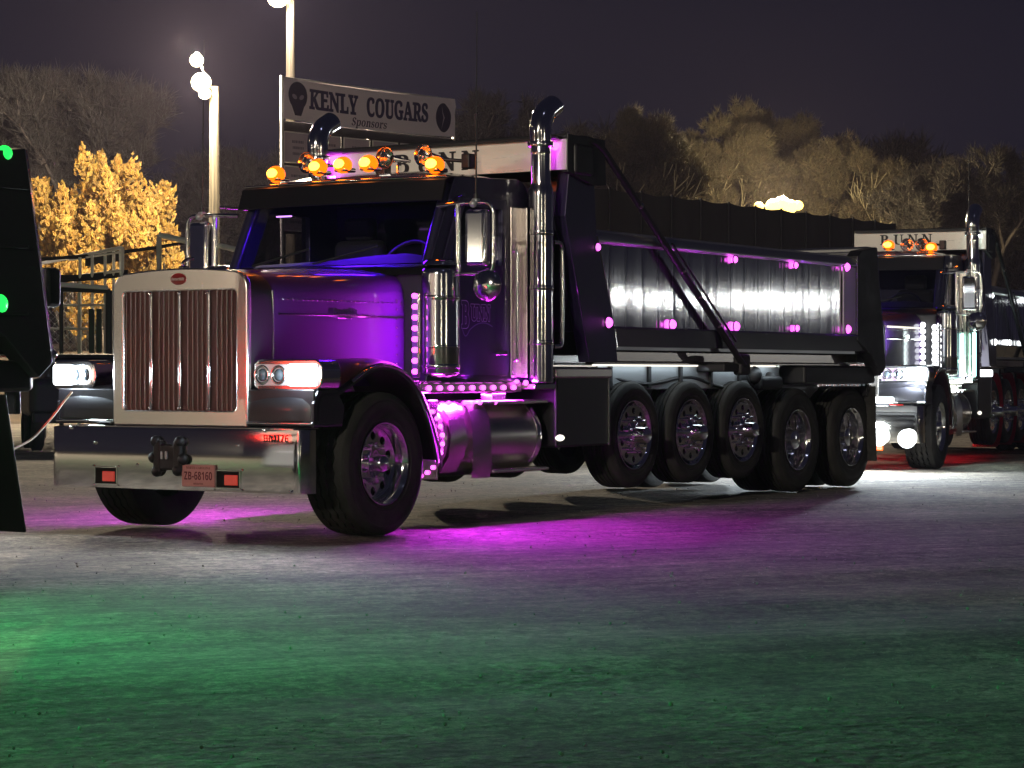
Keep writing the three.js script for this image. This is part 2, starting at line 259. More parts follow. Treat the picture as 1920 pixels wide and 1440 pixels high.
function makeTruck(o) {
  const t = thing('dump_truck', o.label, 'dump truck', 'dump trucks in the line', o.pos, o.turn);
  const L = o.led, C = o.ledColor, front = !o.tailOnly;
  if (o.parts !== 'tail') {
    // ---- grille
    const gs = rrect(-0.632, 0.82, 0.632, 1.93, 0.05); const gh = rrect(-0.552, 0.915, 0.552, 1.81, 0.05, THREE.Path);
    const outline = new THREE.Shape(); outline.moveTo(-0.625, 0.82); outline.lineTo(0.625, 0.82); outline.lineTo(0.632, 0.86); outline.lineTo(0.632, 1.8); outline.quadraticCurveTo(0.63, 1.9, 0.53, 1.925); outline.quadraticCurveTo(0, 1.985, -0.53, 1.925); outline.quadraticCurveTo(-0.63, 1.9, -0.632, 1.8); outline.lineTo(-0.632, 0.86); outline.lineTo(-0.625, 0.82);
    const shell = mesh('grille_shell', T(extrude(outline, 0.03, 0.012, [gh]), 0, 0, 0.84), MAT.stainless, t);
    mesh('grille_screen', rb(1.11, 0.9, 0.01, 0, 1.36, 0.845, 0.004), std({ color: lin(0.16, 0.1, 0.09), metalness: 0.4, roughness: 0.7 }), shell);
    for (let k = 0; k < 24; k++) { const x = -0.53 + k * 0.0461; if (![6, 12, 18].includes(k - 0)) mesh('grille_slat', rb(0.006, 0.88, 0.012, x, 1.362, 0.856, 0.003), MAT.alu, shell); }
    for (const x of [-0.276, 0, 0.276]) mesh('grille_bar', M(rb(0.024, 0.83, 0.02, x, 1.362, 0.868, 0.009), sph(0.017, x, 1.785, 0.874, 10, 8), sph(0.017, x, 0.94, 0.874, 10, 8)), MAT.chrome, shell);
    const eb = mesh('emblem', T(lathe([[0, 0.014], [0.07, 0.012], [0.082, 0], [0, 0]], 36).rotateX(Math.PI / 2).scale(1, 0.56, 1), 0, 1.887, 0.878), MAT.badge, shell);
    mesh('emblem_script', T(new THREE.PlaneGeometry(0.13, 0.055), 0, 1.887, 0.8935), phy({ map: BADGE, transparent: true, alphaTest: 0.4, roughness: 0.3, metalness: 0.3 }), shell);
    mesh('hood_ornament', M(curve([V(0, 1.97, 0.82), V(0, 2.0, 0.84), V(0, 2.03, 0.8), V(0, 2.045, 0.72)], 0.012, 14, 8), rb(0.05, 0.02, 0.08, 0, 1.975, 0.82)), MAT.chrome, t);
    // ---- hood
    const hood = mesh('hood', HOOD, MAT.hoodPaint, t);
    mesh('radiator_cowl', COWL, MAT.black, t);
    each('hood_hinge_strip', [...[1, -1].map((s) => side(loft([V(0.66, 1.63, 0.55), V(0.812, 1.63, -0.82)].map((p) => [V(p.x + 0.004, p.y - 0.008, p.z), V(p.x + 0.009, p.y, p.z), V(p.x + 0.004, p.y + 0.008, p.z)])), s))], MAT.chrome, hood);
    mesh('hood_rivets', M(...[1, -1].flatMap((s) => Array.from({ length: 26 }, (_, k) => sph(0.007, s * lerp(0.668, 0.806, k / 25), 1.74, lerp(0.5, -0.8, k / 25), 6, 5)))), MAT.chrome, hood);
    mesh('hood_edge_rivets', M(...[1, -1].flatMap((s) => Array.from({ length: 9 }, (_, k) => sph(0.009, s * 0.802, lerp(1.76, 1.2, k / 8), -0.745, 6, 5)))), MAT.chrome, hood);
    each('nameplate', [...[1, -1].map((s) => { const g = M(T(letters('Peterbilt', 0.045, 0.006, SANS), 0, 0.0, 0), rb(0.16, 0.02, 0.004, 0, -0.045, 0.002, 0.002)); return T(g, s * 0.742, 1.665, -0.16, 0, s * (Math.PI / 2 - 0.1), 0); })], MAT.chrome, hood);
    each('hood_front_trim', [...[1, -1].map((s) => rod(V(s * 0.655, 1.12, 0.6), V(s * 0.652, 1.8, 0.6), 0.01, 0.01, 8))], MAT.chrome, hood);
    // ---- fenders, headlights
    for (const s of [1, -1]) {
      const f = mesh('front_fender', M(side(FENDER, s), side(toSide(extrude([[0.86, 0.82], [0.86, 0.98], [0.8, 1.07], [0.6, 1.09], [0.5, 0.95], [0.53, 0.82]], 0.012, 0.004), 1.225), s), rb(0.6, 0.26, 0.02, s * 0.925, 0.95, 0.845, 0.008), rb(0.62, 0.02, 0.34, s * 0.925, 0.83, 0.7)), MAT.black, t);
      if (s > 0 || 1) mesh('fender_lip', side(FENDER_LIP, s), MAT.chrome, f);
      mesh('fender_trim', M(rb(0.6, 0.022, 0.03, s * 0.93, 0.84, 0.868, 0.01)), MAT.chrome, f);
      const hm = s > 0 ? (x) => x : (x) => -lerp(0.9, 1.32, (x - 0.645) / 0.61), hx0 = Math.min(hm(0.645), hm(1.255)), hx1 = Math.max(hm(0.645), hm(1.255));
      const hl = mesh('headlight', M(extrude(rrect(hx0, 1.085, hx1, 1.285, 0.075), 0.2, 0.012).translate(0, 0, 0.6), rb(0.1, 0.12, 0.1, s * 0.72, 1.05, 0.7)), MAT.chrome, t);
      mesh('headlight_reflector', rb(hx1 - hx0 - 0.04, 0.155, 0.012, (hx0 + hx1) / 2, 1.185, 0.815, 0.005), std({ color: lin(0.5, 0.52, 0.55), metalness: 0.8, roughness: 0.3, emissive: o.headTint, emissiveIntensity: 1 }), hl);
      for (const [x, r] of [[0.735, 0.062], [0.885, 0.06]]) {
        mesh('headlight_ring', T(new THREE.TorusGeometry(r, 0.011, 8, 28).scale(s > 0 ? 1 : 0.75, 1, 1), hm(x), 1.185, 0.826), s < 0 ? LAMP.clear : MAT.chrome, hl);
        mesh('projector_lens', T(new THREE.SphereGeometry(r * 0.8, 18, 10, 0, Math.PI * 2, 0, 1.3).rotateX(Math.PI / 2).scale(s > 0 ? 1 : 0.75, 1, 0.5), hm(x), 1.185, 0.815), phy({ color: lin(0.05, 0.06, 0.07), roughness: 0.08, clearcoat: 1 }), hl);
      }
      mesh('headlight_lens', rb(s > 0 ? 0.25 : 0.18, 0.16, 0.05, hm(1.095), 1.185, 0.822, 0.03, 3), LAMP.cool, hl);
      spot(t, 0xeaf6ff, o.head, V(s * 1.1, 1.18, 0.88), V(s * 0.12, -0.1, 1), 1.2, 5, 0.8);
      point(t, 0xdff2ff, o.headGlow, s * 1.12, 1.19, 0.9, 3);
      // ---- air cleaner with its light strip
      const ac = mesh('air_cleaner', T(lathe([[0, 0.86], [0.11, 0.86], [0.145, 0.83], [0.15, 0.8], [0.15, 0.62], [0.154, 0.615], [0.154, 0.6], [0.15, 0.595], [0.15, 0.25], [0.154, 0.245], [0.154, 0.23], [0.15, 0.225], [0.15, 0.04], [0.14, 0.02], [0.08, 0], [0, 0]], 40), s * 1.09, 1.165, -0.92), MAT.chrome, t);
      mesh('rain_cap', M(T(lathe([[0, 0.06], [0.1, 0.05], [0.135, 0.025], [0.14, 0]], 32), s * 1.09, 2.03, -0.92)), MAT.chrome, ac);
      mesh('lamp_bar', rb(0.07, 0.66, 0.03, s * 0.985, 1.49, -0.745, 0.012), MAT.chrome, ac);
      for (let k = 0; k < 8; k++) mesh('led_lamp', sph(o.extras ? 0.036 : 0.022, s * 0.985, 1.21 + k * 0.0832, -0.722, 12, 8), L, ac);
      if (o.extras) for (let k = 0; k < 8; k++) mesh('led_lamp', sph(0.036, s * 0.83, 1.24 + k * 0.0832, -0.735, 12, 8), L, ac);
      each('strap', [...[1.25, 1.78].map((y) => T(lathe([[0.152, -0.018], [0.157, -0.01], [0.157, 0.01], [0.152, 0.018]], 32), s * 1.09, y, -0.92))], MAT.chrome, ac);
      if (o.ledPoints && s > 0) for (let k = 0; k < 8; k++) point(t, C, o.ledPoints, s * 0.985, 1.21 + k * 0.0832, -0.722, 0.8);
      else area(t, C, o.colCd, 0.06, 0.62, V(s * 0.975, 1.49, -0.69), V(-s, 0, 0.3));
    }
    // ---- bumper
    const wrap = [[-1.22, 0.78], [-1.222, 0.87], [-1.2, 0.925], [-1.14, 0.95], [0, 0.965], [1.12, 0.95], [1.175, 0.925], [1.2, 0.87], [1.2, 0.8]];
    const bc = new THREE.CatmullRomCurve3(wrap.map(([x, z]) => V(x, 0, z)), false, 'catmullrom', 0.15).getPoints(60);
    const bp = mesh('bumper', M(loft(bc.map((p) => [V(p.x * 0.985, 0.36, p.z - 0.02), V(p.x, 0.345, p.z - 0.004), V(p.x, 0.36, p.z), V(p.x, 0.78, p.z), V(p.x, 0.795, p.z - 0.004), V(p.x * 0.985, 0.8, p.z - 0.03), V(p.x * 0.9, 0.8, p.z - 0.09)]), 0.4), rb(2.2, 0.012, 0.3, 0, 0.802, 0.78, 0.004)), MAT.bumper, t);
    if (o.plate) {
      const zf = (x) => 0.95 + 0.016 * (1 - (x / 1.13) ** 2);
      for (const x of [-0.64, 0.535]) {
        mesh('tow_pocket', M(rb(0.205, 0.115, 0.006, x, 0.435, zf(x), 0.003)), MAT.hole, bp);
        mesh('pocket_frame', M(rb(0.225, 0.01, 0.012, x, 0.498, zf(x), 0.003), rb(0.225, 0.01, 0.012, x, 0.372, zf(x), 0.003), rb(0.01, 0.12, 0.012, x - 0.108, 0.435, zf(x), 0.003), rb(0.01, 0.12, 0.012, x + 0.108, 0.435, zf(x), 0.003)), MAT.chrome, bp);
        mesh('marker_lens', rb(0.12, 0.075, 0.02, x + 0.03, 0.43, zf(x) + 0.002, 0.006), MAT.redLens, bp);
        each('frame_bolt', [...[[-0.125, 0.07], [0.125, 0.07], [-0.125, -0.075], [0.125, -0.075]].map(([a, b]) => sph(0.009, x + a, 0.435 + b, zf(x), 8, 6))], MAT.chrome, bp);
      }
      const hk = mesh('tow_bracket', M(rb(0.17, 0.19, 0.05, -0.02, 0.585, 0.98, 0.02), rb(0.08, 0.24, 0.06, -0.105, 0.59, 0.982, 0.025), rb(0.08, 0.24, 0.06, 0.085, 0.59, 0.982, 0.025), ...[[-0.13, 0.7], [0.1, 0.7], [-0.12, 0.48], [0.08, 0.49], [-0.15, 0.58], [0.13, 0.57]].map(([x, y]) => sph(0.042, x, y, 0.985, 12, 8))), MAT.ink, bp);
      mesh('bracket_pin', M(rb(0.025, 0.06, 0.02, -0.04, 0.6, 1.018, 0.008), rb(0.025, 0.06, 0.02, 0.0, 0.6, 1.018, 0.008)), MAT.galv, hk);
      const pl = mesh('licence_plate', T(rb(0.31, 0.16, 0.008, 0, 0, 0, 0.003), 0.27, 0.455, 0.975, 0.02, 0.02, 0), std({ color: lin(0.55, 0.35, 0.33), roughness: 0.4 }), bp);
      mesh('plate_print', T(new THREE.PlaneGeometry(0.3, 0.152), 0.27, 0.455, 0.9815, 0.02, 0.02, 0), std({ map: PLATE, roughness: 0.4 }), bp);
      mesh('fleet_number', T(letters('BMI763', 0.052, 0.003, SANS), 0.99, 0.735, 0.956, 0, 0.1, 0), MAT.ink, bp);
      each('bumper_bolt', [...[[-0.75, 0.68], [0.62, 0.68], [-0.33, 0.52], [0.32, 0.52], [-0.75, 0.36], [1.1, 0.36], [-1.0, 0.79], [0.86, 0.79]].map(([x, y]) => sph(0.014, x, y, 0.958, 8, 6))], MAT.chrome, bp);
    }
    if (o.extras) {
      for (const [x, y] of [[0.3, 0.42], [0.68, 0.42], [1.03, 0.4]]) mesh('fog_lamp', T(lathe([[0, 0.05], [0.08, 0.045], [0.115, 0.02], [0.1, -0.05]], 24).rotateX(Math.PI / 2), x, y, 0.99), LAMP.cool, bp);
      mesh('amber_bar', rb(0.55, 0.06, 0.03, 0.45, 0.28, 0.97, 0.012), LAMP.amber, bp); mesh('amber_bar_mount', rb(0.06, 0.12, 0.02, 0.45, 0.33, 0.955), MAT.satin, bp);
      mesh('light_bar', rb(0.62, 0.075, 0.05, 0.55, 0.87, 0.97, 0.02), LAMP.cool, bp); mesh('light_bar_mount', rb(0.5, 0.06, 0.04, 0.55, 0.82, 0.95), MAT.satin, bp);
      mesh('red_tag', rb(0.2, 0.1, 0.01, 0.42, 0.66, 0.985, 0.004), MAT.redLens, bp);
      mesh('led_strip', M(rb(0.04, 0.55, 0.04, 1.07, 1.46, -2.02, 0.015), rb(0.05, 0.6, 0.05, 1.2, 1.45, -2.18, 0.02)), glow(2.2, 5, 4.4), t);
      for (const z of [-3.94, -5.01, -6.07]) for (const s of [1, -1]) mesh('wheel_fender', T(new THREE.CylinderGeometry(0.53, 0.53, 0.36, 28, 1, true, -0.1, Math.PI + 0.2).rotateZ(Math.PI / 2).rotateX(-Math.PI / 2), s * 0.97, 0.68, z), phy({ color: lin(0.3, 0.012, 0.03), roughness: 0.3, clearcoat: 1, side: THREE.DoubleSide }), t);
      area(t, 0xf2fbff, 30, 0.9, 0.2, V(0.6, 0.45, 1.1), V(0, -0.25, 1)); area(t, 0xff9020, 25, 0.5, 0.06, V(0.45, 0.27, 1.02), V(0, -0.6, 1)); point(t, 0xf2fbff, 14, 0.6, 0.5, 1.3, 5);
      each('led_lamp', [...Array.from({ length: 9 }, (_, k) => sph(0.014, 0.655, 1.15 + k * 0.07, 0.84, 8, 6))], LAMP.white, t); each('led_lamp', [...Array.from({ length: 16 }, (_, k) => sph(0.014, lerp(0.67, 0.8, k / 15), 1.78, lerp(0.5, -0.75, k / 15), 8, 6))], LAMP.clear, t);
    }
    // ---- cab
    const cab = new THREE.Group(); cab.name = 'cab'; t.add(cab);
    for (const s of [1, -1]) {
      mesh('cab_side', side(toSide(extrude(doorSide(), 0.05, 0.01), 1.0), s), MAT.paint, cab);
      const dr = mesh('door', M(...[1].map(() => { const sh = new THREE.Shape(); sh.moveTo(-1.02, 1.18); sh.lineTo(-1.02, 1.98); sh.lineTo(-1.3, 2.58); sh.lineTo(-1.98, 2.6); sh.lineTo(-1.98, 1.18); sh.lineTo(-1.02, 1.18); const h = new THREE.Path(); h.moveTo(-1.13, 2.07); h.lineTo(-1.91, 2.07); h.lineTo(-1.91, 2.53); h.lineTo(-1.36, 2.53); h.lineTo(-1.13, 2.07); sh.holes.push(h); return side(toSide(extrude(sh, 0.014, 0.005), 1.022), s); })), MAT.paint, t);
      mesh('door_window', M(side(toSide(extrude([[-1.12, 2.06], [-1.92, 2.06], [-1.92, 2.54], [-1.36, 2.54]], 0.004), 0.985), s)), MAT.tint, dr);
      mesh('door_handle', rb(0.025, 0.035, 0.16, s * 1.045, 1.36, -1.86, 0.01), MAT.chrome, dr);
      mesh('door_logo', T(new THREE.PlaneGeometry(0.62, 0.36), s * 1.0305, 1.62, -1.58, 0, s * Math.PI / 2, 0), std({ map: LOGO, transparent: true, alphaTest: 0.35, roughness: 0.4 }), dr);
      mesh('grab_handle', tube([V(s * 1.0, 1.3, -2.08), V(s * 1.06, 1.3, -2.08), V(s * 1.06, 2.2, -2.08), V(s * 1.0, 2.2, -2.08)], 0.014, 0.04), MAT.chrome, t);
    }
    mesh('cab_roof', loft([-0.99, -0.9, -0.55, 0, 0.55, 0.9, 0.99].map((x) => { const d = 0.085 * (1 - (Math.abs(x) / 1) ** 4); return [V(x, 2.66, -1.2), V(x, 2.745 + d * 0.4, -1.2), V(x, 2.76 + d * 0.8, -1.4), V(x, 2.765 + d, -1.8), V(x, 2.755 + d * 0.8, -2.2), V(x, 2.64, -2.34)]; }), 0.6), MAT.paint, cab);
    mesh('cab_back', M(rb(1.96, 1.5, 0.05, 0, 1.9, -2.32, 0.02)), MAT.paint, cab);
    mesh('firewall', M(rb(1.94, 0.93, 0.05, 0, 1.58, -0.88, 0.01), rb(1.94, 0.04, 1.4, 0, 1.18, -1.6)), MAT.satin, cab);
    mesh('cowl_panel', loft([-0.99, -0.5, 0, 0.5, 0.99].map((x) => { const b = 0.05 * (1 - x * x); return [V(x, 1.96, -0.8 + b), V(x, 2.03, -0.85 + b), V(x, 2.05, -0.93 + b)]; }), 0.8), MAT.black, cab);
    const ws = mesh('windshield', loft([-0.93, -0.6, -0.3, 0, 0.3, 0.6, 0.93].map((x) => { const b = 0.06 * (1 - (x / 0.93) ** 2); return [V(x, 2.05, -0.94 + b), V(x * 0.985, 2.62, -1.2 + b * 0.8)]; }), 0.8), MAT.tint, t);
    mesh('windshield_wiper', M(rod(V(-0.1, 2.07, -0.86), V(0.5, 2.2, -0.93), 0.01, 0.008, 6), rod(V(-0.75, 2.07, -0.9), V(-0.2, 2.2, -0.95), 0.01, 0.008, 6)), MAT.ink, ws);
    each('windshield_pillar', [...[1, -1].map((s) => rod(V(s * 0.965, 2.02, -0.91), V(s * 0.95, 2.68, -1.22), 0.045, 0.045, 10))], MAT.paint, cab);
    const vis = mesh('sun_visor', loft([-1.02, -0.7, -0.35, 0, 0.35, 0.7, 1.02].map((x) => { const b = 0.09 * (1 - (x / 1.02) ** 2); return [V(x, 2.745, -1.24), V(x, 2.74, -1.16 + b), V(x, 2.715, -1.1 + b), V(x, 2.55, -1.04 + b), V(x, 2.545, -1.05 + b), V(x, 2.7, -1.12 + b)]; }), 0.5), MAT.black, t);
    mesh('visor_edge', curve([-1.02, -0.6, 0, 0.6, 1.02].map((x) => V(x, 2.742, -1.145 + 0.09 * (1 - (x / 1.02) ** 2))), 0.01, 30, 6), MAT.chrome, vis);
    // interior
    const dash = mesh('dashboard', loft([-0.92, -0.5, -0.1, 0.3, 0.6, 0.92].map((x, i) => { const up = [0, 0.01, 0.02, 0.05, 0.06, 0.02][i]; return [V(x, 1.7, -1.3), V(x, 2.05 + up, -1.25), V(x, 2.09 + up, -1.15), V(x, 2.06, -0.95)]; }), 0.6), MAT.trim, t);
    mesh('steering_wheel', T(new THREE.TorusGeometry(0.23, 0.017, 8, 36), 0.42, 2.08, -1.42, -0.6, 0, 0), MAT.ink, dash);
    for (const x of [-0.45, 0.45]) mesh('cab_seat', M(rb(0.5, 0.75, 0.16, x, 1.95, -1.98, 0.07, 3), rb(0.3, 0.2, 0.12, x, 2.42, -1.98, 0.05, 3), rb(0.5, 0.16, 0.5, x, 1.56, -1.75, 0.06, 3)), MAT.seat, t);
    if (o.cabGlow) { mesh('interior_lamp', rb(0.16, 0.012, 0.02, -0.74, 2.5, -1.3), LAMP.violet, cab); area(t, 0x5a10ff, o.cabGlow, 0.7, 0.08, V(0.0, 2.52, -1.36), V(0, -0.95, 0.4)); }
    // roof lights and horns
    for (const x of o.markers || [-0.8, -0.36, -0.11, 0.15, 0.8]) {
      const y = 2.79 + 0.07 * (1 - x * x);
      mesh('roof_marker', T(sph(0.074, 0, 0, 0, 20, 14).scale(1.08, 0.95, 1.0), x, y + 0.035, -1.27), LAMP.amber, t); mesh('roof_marker_base', rb(0.12, 0.035, 0.16, x, y - 0.005, -1.3, 0.015), MAT.chrome, t);
      mesh('marker_bulb', T(sph(0.045, 0, 0, 0, 14, 10).scale(1.2, 0.9, 0.7), x, y + 0.04, -1.218), LAMP.amberCore, t); point(t, 0xff6a08, o.amber, x, y + 0.06, -1.14, 2);
    }
    const bell = () => lathe([[0.012, 0.36], [0.02, 0.22], [0.034, 0.1], [0.06, 0.03], [0.085, 0.0], [0.09, 0.004], [0.07, 0.03], [0.02, 0.1]], 28).rotateX(-Math.PI / 2);
    for (const [x, z] of o.horns || [[-0.6, -1.42], [0.2, -1.42], [0.58, -1.42]]) mesh('air_horn', M(T(bell(), x, o.single ? 2.9 : 2.95, z), rb(0.03, 0.1, 0.05, x, 2.86, z - 0.2)), MAT.chrome, t);
    if (!o.single) mesh('strobe_lamp', M(T(lathe([[0, 0.12], [0.03, 0.115], [0.045, 0.09], [0.045, 0]], 20), -0.05, 2.94, -1.75)), LAMP.clear, t); if (!o.single) mesh('strobe_base', rb(0.1, 0.12, 0.1, -0.05, 2.88, -1.75), MAT.satin, t);
    mesh('roof_bracket', M(rb(0.08, 0.12, 0.1, 0.9, 2.9, -1.6), rod(V(0.6, 2.93, -1.5), V(0.9, 2.9, -1.6), 0.015)), MAT.satin, t);
    // mirrors, antennas
    for (const s of o.single ? [1] : [1, -1]) {
      const mr = mesh('mirror_frame', M(tube([V(s * 1.0, 2.5, -1.02), V(s * 1.22, 2.51, -0.98), V(s * 1.53, 2.51, -1.0), V(s * 1.53, 1.96, -1.0), V(s * 1.22, 1.97, -0.98), V(s * 1.0, 1.98, -1.02)], 0.017, 0.09, 70), rod(V(s * 1.215, 1.98, -0.98), V(s * 1.215, 2.5, -0.98), 0.024, 0.024, 12), rod(V(s * 1.0, 2.56, -1.2), V(s * 1.22, 2.58, -1.05), 0.012)), MAT.chrome, t);
      mesh('mirror_head', M(rb(0.2, 0.44, 0.09, s * 1.385, 2.24, -1.0, 0.035, 4)), MAT.mirror, mr);
      mesh('mirror_glass', rb(0.17, 0.4, 0.006, s * 1.385, 2.24, -1.047, 0.002), MAT.mirror, mr);
      mesh('convex_mirror', M(T(lathe([[0, 0.07], [0.07, 0.06], [0.115, 0.03], [0.13, 0], [0.12, -0.02]], 32).rotateX(Math.PI / 2), s * 1.47, 1.875, -1.0), rod(V(s * 1.47, 1.875, -1.01), V(s * 1.47, 1.97, -1.0), 0.01)), MAT.chrome, mr);
      mesh('antenna', M(rod(V(s * 1.37, 2.5, -1.0), V(s * 1.37, 2.58, -1.0), 0.02), rod(V(s * 1.37, 2.56, -1.0), V(s * 1.365, 3.98, -1.02), 0.007, 0.0035, 6), sph(0.011, s * 1.368, 3.2, -1.01, 8, 6)), MAT.satin, mr);
      mesh('mirror_clamp', M(rb(0.05, 0.05, 0.06, s * 1.37, 2.52, -1.0), sph(0.03, s * 1.37, 2.5, -0.96, 10, 8)), MAT.galv, mr);
    }
    // exhaust stacks
    for (const s of o.single ? [1] : [1, -1]) {
      const X = s * 1.15, Z = -2.3;
      const st = mesh('exhaust_stack', M(T(lathe([[0.1, 1.12], [0.106, 1.13], [0.106, 2.66], [0.1, 2.72], [0.084, 2.76], [0.084, 3.0], [0.088, 3.005], [0.088, 3.02], [0.084, 3.025], [0.084, 3.12]], 32), X, 0, Z)), o.stackMat || MAT.chrome, t);
      mesh('stack_elbow', curve([V(X, 3.1, Z), V(X, 3.24, Z), V(X, 3.34, Z - 0.06), V(X + s * 0.0, 3.42, Z - 0.2)], 0.092, 24, 24), MAT.chrome, st);
      mesh('stack_mouth', T(new THREE.CircleGeometry(0.086, 24), X, 3.395, Z - 0.165, 0.6, Math.PI, 0), MAT.hole, st);
      each('stack_clamp', [...[1.45, 1.9, 2.35, 3.08].map((y) => T(lathe([[0.109, -0.02], [0.112, -0.012], [0.112, 0.012], [0.109, 0.02]], 28), X, y, Z))], MAT.chrome, st);
      mesh('stack_handle', M(tube([V(X, 2.72, Z - 0.09), V(X, 2.72, Z - 0.17), V(X, 1.35, Z - 0.17), V(X, 1.35, Z - 0.09)], 0.018, 0.06, 60), tube([V(X + s * 0.06, 2.28, Z - 0.1), V(X + s * 0.06, 2.28, Z - 0.24), V(X + s * 0.06, 1.42, Z - 0.24), V(X + s * 0.06, 1.42, Z - 0.1)], 0.02, 0.06, 60)), MAT.chrome, st);
      mesh('stack_bracket', M(rb(0.14, 0.05, 0.34, X - s * 0.03, 1.09, Z - 0.02), rb(0.16, 0.04, 0.1, X - s * 0.1, 2.5, Z)), MAT.chrome, st);
      mesh('cab_corner_panel', M(rb(0.03, 1.4, 0.17, s * 1.02, 1.86, -2.12, 0.012), rb(0.1, 1.4, 0.02, s * 1.04, 1.86, -2.19, 0.008)), MAT.stainless, t);
      if (C) area(t, C, o.stackCd, 0.12, 0.08, V(s * 1.12, 1.13, -2.1), V(s * 0.12, 1, -0.25), V(0, 0, 1));
      mesh('led_lamp', M(sph(0.022, s * 1.13, 1.12, -2.1, 10, 8), sph(0.018, s * 1.08, 1.13, -2.04, 10, 8)), L, st);
    }
    // skirt with lamps
    for (const s of [1, -1]) {
      const sk = mesh('cab_skirt', M(rb(0.05, 0.085, 1.45, s * 1.04, 1.085, -1.42, 0.012), rb(0.3, 0.02, 1.45, s * 0.9, 1.13, -1.42)), MAT.stainless, t);
      for (let k = 0; k < 9; k++) mesh('led_lamp', sph(0.021, s * 1.07, 1.082, -0.8 - k * 0.152, 12, 8), L, sk);
      mesh('skirt_edge', M(rod(V(s * 1.065, 1.125, -0.72), V(s * 1.065, 1.125, -2.1), 0.008, 0.008, 6)), MAT.chrome, sk);
      area(t, C, o.skirtCd, 1.3, 0.05, V(s * 1.14, 1.08, -1.4), V(s * 0.6, -1, 0), V(0, 0, 1).cross(V(s * 0.6, -1, 0)));
      area(t, C, o.skirtCd * 0.5, 1.3, 0.05, V(s * 1.0, 1.03, -1.4), V(s * 0.1, -1, 0), V(s, 0, 0));
      area(t, C, o.skirtCd * 0.06, 1.3, 0.05, V(s * 1.1, 1.14, -1.4), V(s * 0.15, 1, 0), V(0, 0, 1));
      // fuel tank and steps
      const tk = mesh('fuel_tank', T(latheX([[0, 0.75], [0.2, 0.74], [0.28, 0.715], [0.305, 0.67], [0.305, -0.67], [0.28, -0.715], [0.2, -0.74], [0, -0.75]], 44).rotateY(Math.PI / 2), s * 0.83, 0.68, -1.66), MAT.stainless, t);
      for (const z of [-1.08, -2.3]) mesh('tank_strap', T(latheX([[0.306, -0.03], [0.312, -0.03], [0.312, 0.03], [0.306, 0.03]], 40).rotateY(Math.PI / 2), s * 0.83, 0.68, z), MAT.chrome, tk);
      mesh('tank_step', M(rb(0.2, 0.03, 1.0, s * 1.06, 0.965, -1.9, 0.01), rb(0.12, 0.08, 0.2, s * 1.04, 1.0, -1.75), rb(0.14, 0.03, 0.84, s * 1.12, 0.415, -1.95, 0.01)), MAT.stainless, tk);
      mesh('step_fairing', M(loft([[-1.28, 0.0], [-1.5, 0.03]].map(([z, d]) => [V(s * 1.08, 0.98, z), V(s * (1.13 + d), 0.86, z), V(s * (1.155 + d), 0.7, z), V(s * (1.16 + d), 0.5, z), V(s * (1.14 + d), 0.37, z)]), 0.8), loft([[-0.98, 0], [-1.2, 0]].map(([z, d]) => [V(s * 1.04, 0.97, z), V(s * 1.12, 0.86, z), V(s * 1.15, 0.7, z), V(s * 1.13, 0.55, z), V(s * 1.05, 0.42, z)]), 0.8)), MAT.stainless, tk);
      each('led_lamp', [...Array.from({ length: 12 }, (_, k) => { const a = -1.3 + k * 0.24; return sph(0.017, s * (0.85 + 0.29 * Math.cos(a)), 0.68 + 0.29 * Math.sin(a), -0.88, 10, 8); }), ...[0, 1, 2, 3].map((k) => sph(0.018, s * 1.15, 0.965, -0.95 - k * 0.22, 10, 8))], L, tk);
      area(t, C, o.tankCd, 0.3, 0.5, V(s * 1.02, 0.75, -0.84), V(s * 0.5, 0, 1));
      mesh('tank_end_plate', M(rb(0.5, 0.62, 0.02, s * 0.83, 0.68, -0.9, 0.01)), MAT.stainless, tk);
      // box behind the cab
      const bx = mesh('side_box', M(rb(0.5, 0.6, 0.86, s * 0.95, 0.88, -2.9, 0.02)), MAT.black, t);
      mesh('box_rail', rb(0.54, 0.095, 0.93, s * 0.95, 1.2, -2.9, 0.02), o.extras && s > 0 ? LAMP.white : MAT.stainless, bx);
      mesh('box_edge', rb(0.012, 0.6, 0.02, s * 1.205, 0.88, -3.325, 0.004), MAT.chrome, bx);
      if (s > 0) { mesh('work_lamp', M(T(sph(0.045, 0, 0, 0).scale(0.7, 0.6, 1.3), s * 1.2, 0.66, -2.52)), LAMP.clear, bx); }
    }
    for (const s of [1, -1]) wheel(t, 'steer', s, 1.235, 0.53, 0, 0.02);
    mesh('front_axle', M(rb(2.0, 0.12, 0.14, 0, 0.5, 0, 0.03), rb(0.3, 0.3, 0.5, 0, 0.7, -0.1)), MAT.frame, t);
  }
  // ---- frame, rear axles
  mesh('frame_rail', M(...[1, -1].map((s) => rb(0.09, 0.3, 9.4, s * 0.43, 1.0, -4.1, 0.01)), ...[-3.4, -5.5, -7.9].map((z) => rb(0.8, 0.2, 0.12, 0, 1.0, z))), MAT.frame, t);
  mesh('subframe', M(...[1, -1].map((s) => rb(0.3, 0.34, 5.1, s * 0.62, 1.08, -5.95, 0.015)), ...[1, -1].map((s) => rb(0.02, 0.22, 3.6, s * 0.98, 1.16, -5.3, 0.008))), MAT.galv, t);
  each('frame_gusset', [-3.7, -4.4, -5.0, -5.6, -6.2].flatMap((z) => [1, -1].map((s) => rb(0.03, 0.2, 0.05, s * 1.0, 1.16, z, 0.008))), MAT.frame, t);
  mesh('air_hose', curve([V(0.95, 1.2, -3.5), V(1.0, 1.1, -4.3), V(0.98, 1.16, -5.2), V(1.0, 1.06, -5.9), V(0.95, 1.12, -6.5)], 0.018, 40, 8), MAT.ink, t);
